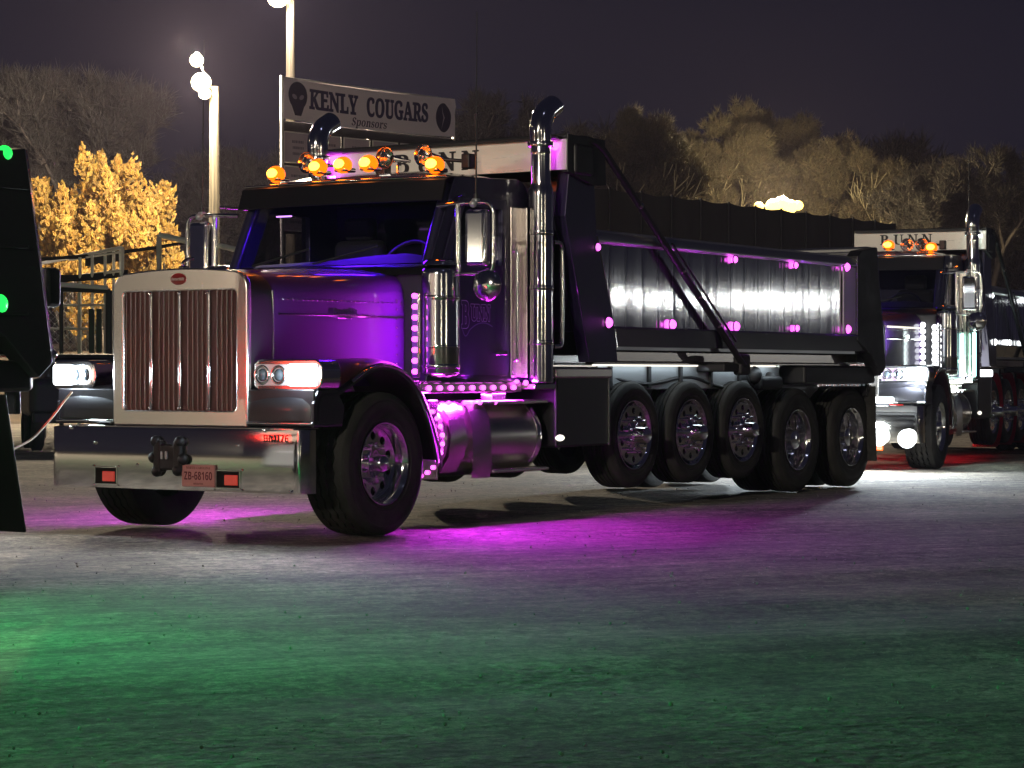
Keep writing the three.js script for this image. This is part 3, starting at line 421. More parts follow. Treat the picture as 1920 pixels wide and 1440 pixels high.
  for (const s of [1, -1]) {
    for (const z of [-3.94, -5.01, -6.07]) wheel(t, 'lift', s, 1.12, 0.652, z, 0, MAT.mirror);
    for (const z of [-7.29, -8.6]) wheel(t, 'drive', s, 1.12, 0.525, z + (o.shift || 0));
  }
  mesh('rear_axles', M(...[-7.29, -8.6].flatMap((z) => [rb(1.4, 0.2, 0.24, 0, 0.53, z, 0.05), sph(0.25, 0, 0.55, z)]), ...[-3.94, -5.01, -6.07].map((z) => rb(1.5, 0.12, 0.16, 0, 0.65, z, 0.03))), MAT.frame, t);
  // ---- dump body
  const body = new THREE.Group(); body.name = 'dump_body'; t.add(body);
  const sideX = 1.25, z0 = -3.02, z1 = -8.44, yb = 1.6, yt = 2.31, np = 19, zAt = (u, y) => Math.min(lerp(z0, z1, u), z0 - 0.265 * (1 - (y - yb) / (yt - yb)) - u * 0.02);
  const warp = (z, y) => 0.005 * noise.noise(z * 0.42, 3.3, y * 0.9) + 0.0004 * noise.noise(z * 1.9, 7.1, y * 0.8) + 0.00025 * noise.noise(z * 26, 1.7, y * 2);
  for (let k = 0; k < np; k++) {
    const rows = [];
    for (let i = 0; i <= 10; i++) { const u = (k + 0.006 + (0.988 * i) / 10) / np, b = 0.0022 * Math.sin((i / 10) * Math.PI); rows.push(Array.from({ length: 13 }, (_, j) => { const y = lerp(yb, yt, j / 12), z = zAt(u, y); return V(sideX - 0.03 + b + warp(z, y), y, z); })); }
    const g = loft(rows, 3); const uv = g.attributes.uv, p = g.attributes.position; for (let i = 0; i < uv.count; i++) uv.setXY(i, p.getZ(i), p.getY(i));
    smooth(g); mesh('side_panel', g, MAT.bedPanel, body);
  }
  mesh('corner_plate', rb(0.02, 0.7, 0.34, sideX - 0.012, 1.955, z1 + 0.17, 0.006), std({ color: lin(0.45, 0.44, 0.46), metalness: 0.3, roughness: 0.5 }), body);
  each('side_backing', [...[1, -1].map((s) => { const g = extrude([[zAt(0, yb) + 0.02, yb - 0.2], [z0 + 0.02, yt + 0.02], [z1 - 0.03, yt + 0.02], [z1 - 0.03, yb - 0.2]], 0.03); return toSide(g, s > 0 ? sideX - 0.045 : -sideX + 0.045); })], MAT.alu, body);
  for (const s of [1, -1]) {
    mesh('top_rail', M(side(loft([z0 + 0.03, (z0 + z1) / 2, z1 - 0.05].map((z) => [V(sideX - 0.1, 2.3, z), V(sideX - 0.02, 2.3, z), V(sideX + 0.012, 2.32, z), V(sideX + 0.012, 2.34, z), V(sideX - 0.02, 2.4, z), V(sideX - 0.12, 2.43, z), V(sideX - 0.18, 2.4, z)]), 0.5), s)), MAT.alu, body);
    mesh('bottom_rail', M(side(loft([-3.28, z1 - 0.25].map((z) => [V(sideX - 0.1, 1.6, z), V(sideX + 0.02, 1.6, z), V(sideX + 0.025, 1.585, z), V(sideX - 0.03, 1.43, z), V(sideX - 0.12, 1.41, z)]), 0.4), s)), MAT.paint, body);
    mesh('under_trim', M(rb(0.06, 0.115, 5.3, s * 1.0, 1.345, -6.0, 0.02), rb(0.09, 0.02, 5.35, s * 1.01, 1.285, -6.0, 0.006)), MAT.stainless, body);
    const post = mesh('front_post', M(side(toSide(extrude([[-2.96, 2.82], [-2.56, 2.86], [-2.5, 2.5], [-2.9, 1.3], [-3.36, 1.3], [-3.3, 1.6], [-3.0, 2.36]], 0.1, 0.008), sideX + 0.012), s)), MAT.paint, body);
    mesh('post_edge', M(side(loft([[-3.0, 2.36], [-3.285, 1.6], [-3.34, 1.42]].map(([z, y]) => [V(sideX + 0.014, y, z - 0.004), V(sideX + 0.022, y, z - 0.022), V(sideX + 0.014, y, z - 0.04)]), 0.9), s)), MAT.chrome, post);
    mesh('rear_post', M(side(toSide(extrude([[-8.4, 1.55], [-8.4, 2.42], [-8.5, 2.48], [-8.88, 2.53], [-9.11, 1.26], [-9.0, 1.18], [-8.72, 1.42]], 0.12, 0.008), sideX + 0.016), s)), o.postMat || MAT.satin, body);
    mesh('rear_post_edge', M(side(loft([[-8.89, 2.53], [-9.12, 1.26]].map(([z, y]) => [V(sideX - 0.06, y, z - 0.006), V(sideX + 0.0, y, z - 0.03), V(sideX + 0.02, y, z - 0.015), V(sideX + 0.024, y, z + 0.03)]), 0.9), s)), MAT.chrome, body);
    // lamps set in the side
    if (o.bedCd !== 0 && s > 0) for (const [z, y, v] of [...(o.tail ? [[-8.68, 1.605, 1], [-8.74, 2.5, 0]] : []), [-3.19, 1.63, 0], [-4.37, 1.635, 0], [-5.63, 1.64, 0], [-6.96, 1.645, 0], [-8.18, 1.655, 1], [-3.01, 2.265, 0], [-5.61, 2.27, 0], [-6.93, 2.27, 0], [-8.15, 2.3, 1]]) {
      const lower = y < 2, big = (lower && z > -6) || v;
      mesh('side_marker', T(sph((big ? 0.046 : 0.034) * (o.tail ? 1.4 : 1), sideX + (z > -3.25 ? 0.02 : -0.004), y, z, 14, 10)), v ? o.bedLamp2 || o.bedLamp : o.bedLamp, body); mesh('marker_bezel', T(new THREE.TorusGeometry(big ? 0.048 : 0.036, 0.008, 6, 18).rotateY(Math.PI / 2), sideX + (z > -3.25 ? 0.024 : 0.0), y, z), MAT.chrome, body);
      point(t, v ? o.bedColor2 || C : C, o.bedCd * (v ? 3.5 : big ? 1.3 : 0.5), sideX + (z > -3.25 ? 0.022 : -0.002), y, z, 0.9);
    }
  }
  mesh('body_floor', M(rb(2.3, 0.08, 5.6, 0, 1.44, -5.9), rb(2.42, 1.5, 0.06, 0, 2.1, -3.05), rb(2.3, 0.1, 0.3, 0, 1.36, -8.8)), MAT.satin, body);
  mesh('body_front_wall', M(rb(2.44, 1.3, 0.05, 0, 2.2, -2.95)), MAT.paint, body);
  const tg = mesh('tailgate', M(T(rb(2.36, 1.22, 0.06, 0, 0, 0, 0.02), 0, 1.9, -8.98, 0.17, 0, 0), T(rb(2.4, 0.1, 0.1, 0, 0, 0, 0.03), 0, 2.5, -8.92)), o.tailMat || MAT.alu, body);
  // cab shield with sign board
  const bl = o.boardLeft ?? -1.17;
  const sw = 1.29 - (o.single ? bl : -1.21), sc = (1.29 + (o.single ? bl : -1.21)) / 2;
  mesh('cab_shield', M(rb(sw, 0.04, 0.62, sc, 3.16, -2.78, 0.015), rb(sw, 0.34, 0.04, sc, 3.0, -3.06), ...(o.single ? [1] : [1, -1]).map((s) => side(toSide(extrude([[-2.48, 2.87], [-2.48, 3.17], [-3.08, 3.17], [-3.1, 2.8], [-2.9, 2.78]], 0.05, 0.006), 1.3), s)), rb(0.1, 0.26, 0.3, 1.28, 2.98, -2.72, 0.03)), MAT.satin, body);
  mesh('sign_board', rb(1.302 - bl, 0.255, 0.02, (1.302 + bl) / 2, 3.007, -2.465, 0.004), MAT.board, body);
  [...'BUNN'].forEach((c, k) => mesh('board_letter', T(letters(c, 0.165 * o.letterScale, 0.012), o.letterX + (k - 1.5) * 0.235 * o.letterScale, o.single ? 3.035 : 3.005, -2.457), MAT.ink, body));
  mesh('shield_visor', rb(sw - 0.06, 0.025, 0.08, sc, 3.142, -2.43, 0.008), MAT.satin, body);
  if (!o.tailOnly) for (const [x, r] of o.single ? [[1.2, 0.034]] : [[-1.08, 0.04], [1.2, 0.034]]) { mesh('board_marker', sph(r, x, 3.075, -2.44, 14, 10), L, body); point(t, C, o.bedCd * 1.6, x, 3.075, -2.36, 2); }
  // tarp arms
  for (const s of o.single ? [1] : [1, -1]) {
    const ar = mesh('tarp_arm', M(tube([V(s * 1.3, 1.27, -5.7), V(s * 1.3, 3.12, -3.02), V(s * 1.3, 3.16, -2.8), V(s * 1.15, 3.16, -2.7)], 0.032, 0.12, 80, 12), tube([V(s * 1.345, 1.5, -5.45), V(s * 1.345, 2.35, -4.2)], 0.012, 0.05, 6, 6)), MAT.satin, t);
    mesh('arm_bracket', M(rb(0.1, 0.2, 0.2, s * 1.27, 1.28, -5.72, 0.03), rb(0.3, 0.08, 0.34, s * 1.14, 1.25, -5.5, 0.02)), MAT.frame, ar);
    each('arm_clamp', [...[0.2, 0.34, 0.46, 0.75].map((u) => T(sph(0.03, 0, 0, 0, 10, 8), s * 1.31, lerp(1.27, 3.12, u), lerp(-5.7, -3.02, u)))], MAT.chrome, ar);
  }
  if (o.rock) for (const s of [1, -1]) { mesh('rock_lamp', rb(0.02, 0.014, 3.6, s * 1.0, 1.268, -5.2, 0.005), LAMP.clear, t); area(t, 0xe4f6ff, o.rock, 3.6, 0.05, V(s * 1.1, 1.25, -5.2), V(-s * 0.5, -1, 0), V(0, 0, 1).cross(V(-s * 0.5, -1, 0))); }
  mesh('hoist_gear', M(rb(0.5, 0.2, 0.4, 0.75, 1.2, -6.4, 0.06), rb(0.3, 0.14, 0.5, 0.95, 1.1, -6.75, 0.05), rod(V(0.9, 1.24, -6.0), V(0.95, 1.1, -6.9), 0.03), rod(V(0.98, 1.22, -6.3), V(0.98, 1.0, -6.6), 0.025), sph(0.09, 1.0, 1.18, -6.5), sph(0.07, 1.0, 1.14, -6.85)), MAT.frame, t);
  // rear fender and flaps
  for (const s of [1, -1]) {
    const rf = mesh('rear_fender', M(rb(0.3, 0.19, 1.75, s * 1.05, 1.18, -8.15, 0.03), rb(0.1, 0.3, 0.05, s * 1.1, 1.1, -8.95)), MAT.satin, t);
    each('fender_lamp', [...Array.from({ length: 9 }, (_, k) => sph(0.012, s * 1.205, 1.075, -7.9 - k * 0.1, 8, 6))], o.tailMarker || LAMP.dim, rf);
    const fl = mesh('mud_flap', o.flapText ? T(rb(0.76, 0.84, 0.02, 0, 0, 0, 0.008), s * 0.915, 0.66, -8.78, 0.2, 0, 0) : T(rb(0.66, 0.8, 0.014, 0, 0, 0, 0.006), s * 0.9, 0.66, -8.97, 0.04, 0, 0), o.flapText ? MAT.ink : MAT.rubber, t);
    if (o.flapText) mesh('flap_plate', T(rb(0.7, 0.7, 0.006, 0, 0, 0, 0.002), s * 0.915, 0.68, -8.797, 0.2, 0, 0), o.flapMat, fl);
    if (o.flapText) mesh('flap_print', T(new THREE.PlaneGeometry(0.6, 0.3), s * 0.915, 0.76, -8.788, -0.2, Math.PI, 0), std({ map: FLAP, transparent: true, alphaTest: 0.3, roughness: 0.6 }), fl);
    if (o.tail) {
      mesh('tailgate_latch', M(rb(0.09, 0.24, 0.12, s * 1.2, 1.72, -9.17, 0.03), rb(0.05, 0.1, 0.2, s * 1.18, 1.66, -9.08, 0.02)), MAT.satin, t); mesh('hinge_pin', M(sph(0.035, s * 1.24, 1.31, -9.14, 10, 8), rod(V(s * 1.2, 1.31, -9.14), V(s * 1.27, 1.31, -9.14), 0.02)), MAT.chrome, t); each('panel_rib', [1.55, 1.95, 2.3].map((y) => rb(0.012, 0.02, 0.36, s * 1.28, y, -8.72, 0.004)), MAT.satin, t);
      mesh('tail_lamp', M(T(lathe([[0, 0.02], [0.05, 0.018], [0.055, 0]], 20).rotateX(-Math.PI / 2), s * 0.95, 1.18, -9.16), T(lathe([[0, 0.02], [0.05, 0.018], [0.055, 0]], 20).rotateX(-Math.PI / 2), s * 0.8, 1.18, -9.16)), LAMP.red, t);
      area(t, 0xff2218, o.tail, 0.3, 0.12, V(s * 0.88, 1.18, -9.22), V(0, -0.05, -1));
    }
  }
  mesh('rear_bar', rb(2.2, 0.16, 0.12, 0, 1.17, -9.08, 0.03), o.tailMat || MAT.satin, t);
  if (o.redUnder) for (const s of [1, -1]) { mesh('under_lamp', rb(0.03, 0.03, 5, s * 0.55, 0.83, -2.6, 0.01), LAMP.red, t); area(t, 0xff1430, o.redUnder, 5, 0.06, V(s * 0.58, 0.8, -2.2), V(s * 0.5, -1, 0), V(0, 0, 1).cross(V(s * 0.5, -1, 0))); }
  if (o.under) for (const s of [1, -1]) { mesh('under_lamp', rb(0.03, 0.03, 2, s * 1.2, 1.39, -4.4, 0.01), L, t); if (s > 0) spot(t, C, o.under, V(1.27, 1.37, -5.0), V(0.76, -0.2, -0.66), 0.74, 3, 0.55); }
  return t;
}
function smooth(g) {                                                // shared normals from welded positions
  const p = g.attributes.position, n = g.attributes.normal, acc = new Map(), key = (i) => [p.getX(i), p.getY(i), p.getZ(i)].map((v) => v.toFixed(5)).join();
  for (let i = 0; i < p.count; i++) { const k = key(i), a = acc.get(k) || [0, 0, 0]; a[0] += n.getX(i); a[1] += n.getY(i); a[2] += n.getZ(i); acc.set(k, a); }
  for (let i = 0; i < p.count; i++) { const a = acc.get(key(i)), l = Math.hypot(...a); n.setXYZ(i, a[0] / l, a[1] / l, a[2] / l); }
}

// ------------------------------------------------------------------ flat print
const BADGE = canvasTex(256, 110, (c, w, h) => { c.clearRect(0, 0, w, h); c.fillStyle = '#f4ece8'; c.font = 'italic bold 54px serif'; c.textAlign = 'center'; c.textBaseline = 'middle'; c.fillText('Peterbilt', w / 2, h / 2); });
const PLATE = canvasTex(512, 260, (c, w, h) => {
  c.fillStyle = '#d9a49c'; c.fillRect(0, 0, w, h); c.fillStyle = '#6b2230'; c.font = 'bold 40px serif'; c.textAlign = 'center'; c.fillText('NORTH CAROLINA', w / 2, 46);
  c.font = 'bold 122px sans-serif'; c.save(); c.translate(w / 2, 180); c.scale(0.86, 1.15); c.fillText('ZB-68160', 0, 0); c.restore(); c.font = 'bold 30px sans-serif'; c.fillText('WEIGHTED', w / 2, 240);
});
const LOGO = canvasTex(512, 300, (c, w, h) => {
  c.clearRect(0, 0, w, h); c.textAlign = 'left'; c.textBaseline = 'alphabetic'; c.lineJoin = 'round';
  const put = (s, x, y, size, k) => { c.font = `bold ${size}px serif`; c.save(); c.translate(x, y); c.scale(0.72, k); c.lineWidth = 16; c.strokeStyle = '#b9acd0'; c.strokeText(s, 0, 0); c.lineWidth = 9; c.strokeStyle = '#1a1030'; c.strokeText(s, 0, 0); c.fillStyle = '#1c1238'; c.fillText(s, 0, 0); c.restore(); };
  put('B', 30, 200, 190, 1.25); put('UNN', 140, 150, 140, 1.0);
  c.strokeStyle = '#5d5280'; c.lineWidth = 7; c.beginPath(); c.moveTo(40, 205); c.quadraticCurveTo(70, 300, 120, 220); c.quadraticCurveTo(260, 130, 400, 190); c.stroke();
});
const FLAP = canvasTex(256, 128, (c, w, h) => { c.clearRect(0, 0, w, h); c.fillStyle = '#e8e6e2'; c.font = 'bold 52px sans-serif'; c.textAlign = 'center'; c.fillText('Goodwin', w / 2, 74); c.fillRect(60, 92, 136, 8); });

// ------------------------------------------------------------------ ground
const groundTex = (() => {
  const n = 2048, a = stretched(n, 420, 26, 11), b = stretched(n, 150, 11, 12), c = lattice(n, 5, 13), d = lattice(n, 160, 14), e = stretched(n, 46, 6, 15), f = lattice(n, 18, 17), r = rng(16);
  return dataTex(n, (i, j) => {
    const q = r(), speck = q > 0.994 ? 0.24 * r() : q < 0.02 ? -0.11 : 0, v = 0.36 + 0.1 * (a(i, j) - 0.5) + 0.1 * (b(i, j) - 0.5) + 0.07 * (e(i, j) - 0.5) + 0.2 * (c(i, j) - 0.5) + 0.16 * (f(i, j) - 0.5) + 0.14 * (d(i, j) - 0.5) + 0.2 * (r() - 0.5) + speck;
    return [v * 1.07, v, v * 0.9];
  }, true);
})();
const groundBump = (() => {
  const n = 1024, a = lattice(n, 4, 21), b = stretched(n, 60, 7, 22), c = lattice(n, 40, 23), r = rng(24);
  return dataTex(n, (i, j) => { const v = 0.45 * a(i, j) + 0.12 * b(i, j) + 0.2 * c(i, j) + 0.3 * r(); return [v, v, v]; });
})();
{
  const line = (pts) => { const out = []; for (let i = 0; i < pts.length - 1; i++) { const [a, b, n] = pts[i].concat(pts[i + 1]).length ? [pts[i][0], pts[i + 1][0], pts[i][1]] : []; for (let k = 0; k < n; k++) out.push(lerp(a, b, k / n)); } out.push(pts[pts.length - 1][0]); return out; };
  const xs = line([[-420, 10], [-60, 20], [-14, 230], [14, 40], [60, 10], [420]]), zs = line([[60, 8], [0, 150], [-30, 60], [-90, 20], [-520]]);
  const P = [], U = [], C = [], I = [], ca = Math.cos(0.38), sa = Math.sin(0.38);
  zs.forEach((z) => xs.forEach((x) => {
    const near = clamp(1 - Math.hypot(x, z + 14) / 60, 0, 1), u = x * ca - z * sa, v = x * sa + z * ca;
    const y = near * (0.022 * noise.noise(u * 0.12, 1.3, v * 0.9) + 0.02 * noise.noise(x * 0.3, 5.1, z * 0.3) + 0.01 * noise.noise(u * 0.5, 2.2, v * 2.6)) - 0.012;
    P.push(x, y, z); U.push(u / 8, v / 8);
    const k = 1 + 0.28 * noise.noise(u * 0.1, 9.2, v * 0.42) + 0.2 * noise.noise(u * 0.5, 4.2, v * 1.7), w = 0.06 * noise.noise(x * 0.2, 8.8, z * 0.2);
    C.push(k * (1 + w), k, k * (1 - w));
  }));
  const W = xs.length; for (let j = 0; j < zs.length - 1; j++) for (let i = 0; i < W - 1; i++) { const a = j * W + i; I.push(a, a + 1, a + W, a + 1, a + W + 1, a + W); }
  const g = new THREE.BufferGeometry(); g.setAttribute('position', new THREE.Float32BufferAttribute(P, 3)); g.setAttribute('uv', new THREE.Float32BufferAttribute(U, 2)); g.setAttribute('color', new THREE.Float32BufferAttribute(C, 3)); g.setIndex(I); g.computeVertexNormals();
  const o = mesh('ground', g, std({ map: groundTex, bumpMap: groundBump, bumpScale: 0.008, roughness: 0.95, vertexColors: true }), scene); o.userData.kind = 'structure';
  // loose gravel
  const r = rng(77), st = toCreasedNormals(new THREE.IcosahedronGeometry(1, 0), 0.3), n = 2500, im = new THREE.InstancedMesh(st, std({ color: 0xffffff, roughness: 0.9 }), n), q = new THREE.Quaternion(), m4 = new THREE.Matrix4();
  for (let k = 0; k < n; k++) {
    const z = -6 - 20 * Math.pow(r(), 1.3), x = (r() - 0.5) * 2 * (-z) * 0.26, s = 0.0025 + 0.006 * Math.pow(r(), 5);
    q.setFromEuler(new THREE.Euler(r() * 6, r() * 6, r() * 6)); m4.compose(V(x, s * 0.3 + 0.002, z), q, V(s * (0.8 + 0.6 * r()), s * 0.7, s)); im.setMatrixAt(k, m4);
    const c = 0.12 + 0.22 * r(); im.setColorAt(k, lin(c * 1.05, c, c * 0.92));
  }
  im.name = 'gravel'; tag(im, 'loose small stones scattered over the packed dirt lot', 'gravel', null, 'stuff'); scene.add(im);
}

// ------------------------------------------------------------------ the three trucks
const HEAD = -0.568, hx = Math.cos(HEAD), hz = -Math.sin(HEAD);            // truck's left = (hx, 0, hz)
const ORIGIN = V(-1.97, 0, -17.435), FWD = V(Math.sin(HEAD), 0, Math.cos(HEAD)), LEFT = V(hx, 0, hz);
const dark = lin(0, 0, 0);
makeTruck({
  label: 'nearest dark purple dump truck with pink side lights and tall chrome grille, seen whole', pos: ORIGIN.toArray(), turn: HEAD,
  led: LAMP.magenta, ledColor: lin(0.72, 0.03, 1), headTint: lin(0.1, 0.1, 0.1), head: 22, headGlow: 2.5, ledPoints: 0.65, colCd: 60, stackCd: 300, skirtCd: 500, tankCd: 130, cabGlow: 130, amber: 0.2,
  bedCd: 0.34, bedLamp: LAMP.magenta, bedLamp2: LAMP.magenta, bedColor2: lin(0.35, 0.03, 1), rock: 5, plate: true, letterScale: 1, letterX: 0.0,
});
const turnB = THREE.MathUtils.degToRad(67) - Math.PI / 2;
makeTruck({
  label: 'farther dump truck behind the first, with white light columns and bright fog lamps', pos: [4.26, 0, -29.08], turn: turnB,
  led: LAMP.white, ledColor: lin(0.75, 1, 0.95), headTint: lin(0.5, 0.2, 0.55), head: 30, headGlow: 26, colCd: 9, stackCd: 2200, skirtCd: 60, tankCd: 20, cabGlow: 4, amber: 0.3, extras: true,
  bedCd: 0.25, bedLamp: LAMP.white, redUnder: 26, single: true, markers: [0.25, 0.82], horns: [[0.46, -1.42], [0.66, -1.42]], letterScale: 0.84, letterX: 0.2, boardLeft: -0.52,
});
makeTruck({
  label: 'dump truck cut off by the left edge, its dark bed tail and mud flap showing', pos: ORIGIN.clone().addScaledVector(FWD, 12.62).toArray(), turn: HEAD,
  led: LAMP.green, ledColor: lin(0.02, 1, 0.22), headTint: dark, head: 30, headGlow: 2, colCd: 10, stackCd: 10, skirtCd: 3800, tankCd: 20, cabGlow: 0, amber: 0.5,
  bedCd: 0.07, bedLamp: LAMP.green, letterScale: 1, letterX: 0, tail: 24, tailMat: std({ color: lin(0.72, 0.6, 0.48), roughness: 0.5, metalness: 0.1 }), shift: 0.62, flapMat: std({ color: lin(0.3, 0.29, 0.28), roughness: 0.7 }), flapText: true, under: 78,
});

// ------------------------------------------------------------------ things beyond the trucks
const at = (px, py, d) => V(((px - 960) / 4270) * d, 1.195 - ((py - 700) / 4270) * d, -d);   // a point of the place from its bearing and its distance in metres
const woodTex = (() => { const a = stretched(256, 9, 90, 31), b = lattice(256, 5, 32); return dataTex(256, (i, j) => { const v = 0.5 + 0.3 * (a(i, j) - 0.5) + 0.15 * (b(i, j) - 0.5); return [v * 1.05, v, v * 0.9]; }, true); })();
const wood = std({ map: woodTex, color: lin(0.24, 0.22, 0.18), roughness: 0.85 }), pipeGrey = std({ color: lin(0.45, 0.44, 0.42), metalness: 0.5, roughness: 0.5 }), netting = std({ color: lin(0.02, 0.02, 0.022), roughness: 0.9 });
const bulbGlow = glow(40, 33, 20), clusterGlow = glow(5, 3.2, 0.75);
function lightPole(label, x, z, h, lamps, cd, color, aim, bare, cone = 0.36) {
  const t = thing('light_pole', label, 'light pole', 'field light poles', [x, 0, z]);
  mesh('pole', M(T(lathe([[0.16, 0], [0.12, h], [0, h + 0.02]], 16))), wood, t);
  const arms = [...new Set(lamps.map((l) => l[1]))];
  mesh('cross_arm', M(...arms.map((y, q) => { if (bare && lamps.length < 4) return rod(V(0, h - 0.15, 0), V(lamps[q][0], y, 0.12), 0.03, 0.03, 8); const xs = lamps.filter((l) => l[1] === y).map((l) => l[0]); return rb(Math.max(0.3, Math.max(...xs, 0) - Math.min(...xs, 0) + 0.2), 0.09, 0.09, (Math.max(...xs, 0) + Math.min(...xs, 0)) / 2, y, 0.1); })), wood, t);
  for (const [lx, ly, r, k] of lamps) {
    const f = mesh('floodlight', bare ? rb(0.1, 0.14, 0.25, lx, ly + 0.1, 0.12) : M(T(lathe([[r * 0.4, -r * 0.9], [r * 0.7, -r * 0.6], [r * 1.05, 0.02], [r * 1.1, 0.03], [r * 1.08, 0.0]], 20).rotateX(Math.PI / 2 - 0.2), lx, ly - 0.05, 0.28), rb(0.08, 0.1, 0.25, lx, ly, 0.12)), MAT.galv, t);
    mesh('floodlight_lens', T(new THREE.SphereGeometry(r, 18, 12).scale(1, bare ? 0.95 : 1, bare ? 0.6 : 0.35), lx, ly - 0.05, 0.34), bare && lamps.length > 3 ? clusterGlow : bulbGlow, f);
    if (aim) spot(t, color, cd * k, V(lx, ly - 0.05, 0.5), aim, cone, r * 40, cone < 0.2 ? 0.35 : 0.7); else if (bare) { point(t, color, cd * k * 0.6, lx, ly - 0.05, lamps.length < 4 ? 0.9 : 0.34, r * 20); point(t, color, cd * k * 0.4, lx - 0.3, ly + 0.7, 0.34, 8); } else point(t, color, cd * k, lx, ly - 0.05, 0.85, r * 40);
  }
  return t;
}
const WARM = lin(1, 0.82, 0.55), PINK = lin(1, 0.84, 0.68);
{
  const p1 = at(402, 700, 58); lightPole('pale wooden light pole with two bright floodlights left of the truck cab', p1.x, p1.z, 8.5, [[-0.29, 8.62, 0.25, 1], [-0.4, 9.17, 0.17, 0.5], [-0.2, 8.33, 0.15, 0.3]], 800, WARM, null, true);
  const p2 = at(545, 700, 66); lightPole('taller wooden light pole rising behind the sponsor banner, lamp at the top edge', p2.x, p2.z, 12.4, [[-0.33, 12.08, 0.3, 1]], 700, PINK, null, true);
  const p3 = at(1452, 700, 119); lightPole('distant floodlight cluster glowing yellow between the bare trees', p3.x, p3.z, 9.9, [[-0.85, 9.95, 0.26, 0.4], [-0.1, 9.95, 0.42, 1], [0.35, 10.05, 0.46, 1], [0.8, 9.95, 0.38, 1], [1.2, 10.0, 0.27, 0.6]], 700, lin(1, 0.8, 0.42), null, true);
}
// field lights out of view, behind the camera and far to the right, that the chrome mirrors
lightPole('wooden light pole of the lot, behind the camera on the left', -16, 22, 11, [[-0.5, 11, 0.25, 1], [0.5, 11, 0.25, 1]], 1100, lin(1, 0.9, 0.74), V(0, -0.115, 1), false, 0.17).rotation.y = Math.atan2(16, -42);
lightPole('wooden light pole of the lot, out of view to the right', 95, -77, 5.3, [[-0.6, 5.3, 0.35, 1], [0.6, 5.3, 0.35, 1]], 55, lin(0.92, 0.97, 1)).rotation.y = -2.2;

lightPole('wooden light pole of the ball field, out of view to the left', -34, -34, 12, [[-0.5, 12, 0.25, 1], [0.5, 12, 0.25, 1]], 800, lin(1, 0.84, 0.7), V(0, -0.14, 1)).rotation.y = 2.3;
lightPole('wooden light pole of the lot, out of view beside the left field light', -37, -28, 12, [[-0.5, 12, 0.25, 1], [0.5, 12, 0.25, 1]], 3800, lin(1, 0.88, 0.72), V(0, -0.55, 1), false, 0.6).rotation.y = Math.atan2(14, 17);
[['far behind the camera, out of view', -70, 118, 8.5], ['far behind the camera, close to its line of sight', 22, 130, 9.5], ['far off on the left, past the field corner', -130, 40, 8], ['far behind the camera on the right', 90, 95, 8.5]].forEach(([w, x, z, h]) => { lightPole('wooden light pole ' + w, x, z, h, [[-0.6, h, 0.3, 1], [0.6, h, 0.3, 1]], 420, lin(1, 0.88, 0.66)).rotation.y = Math.atan2(-x, -17 - z); });

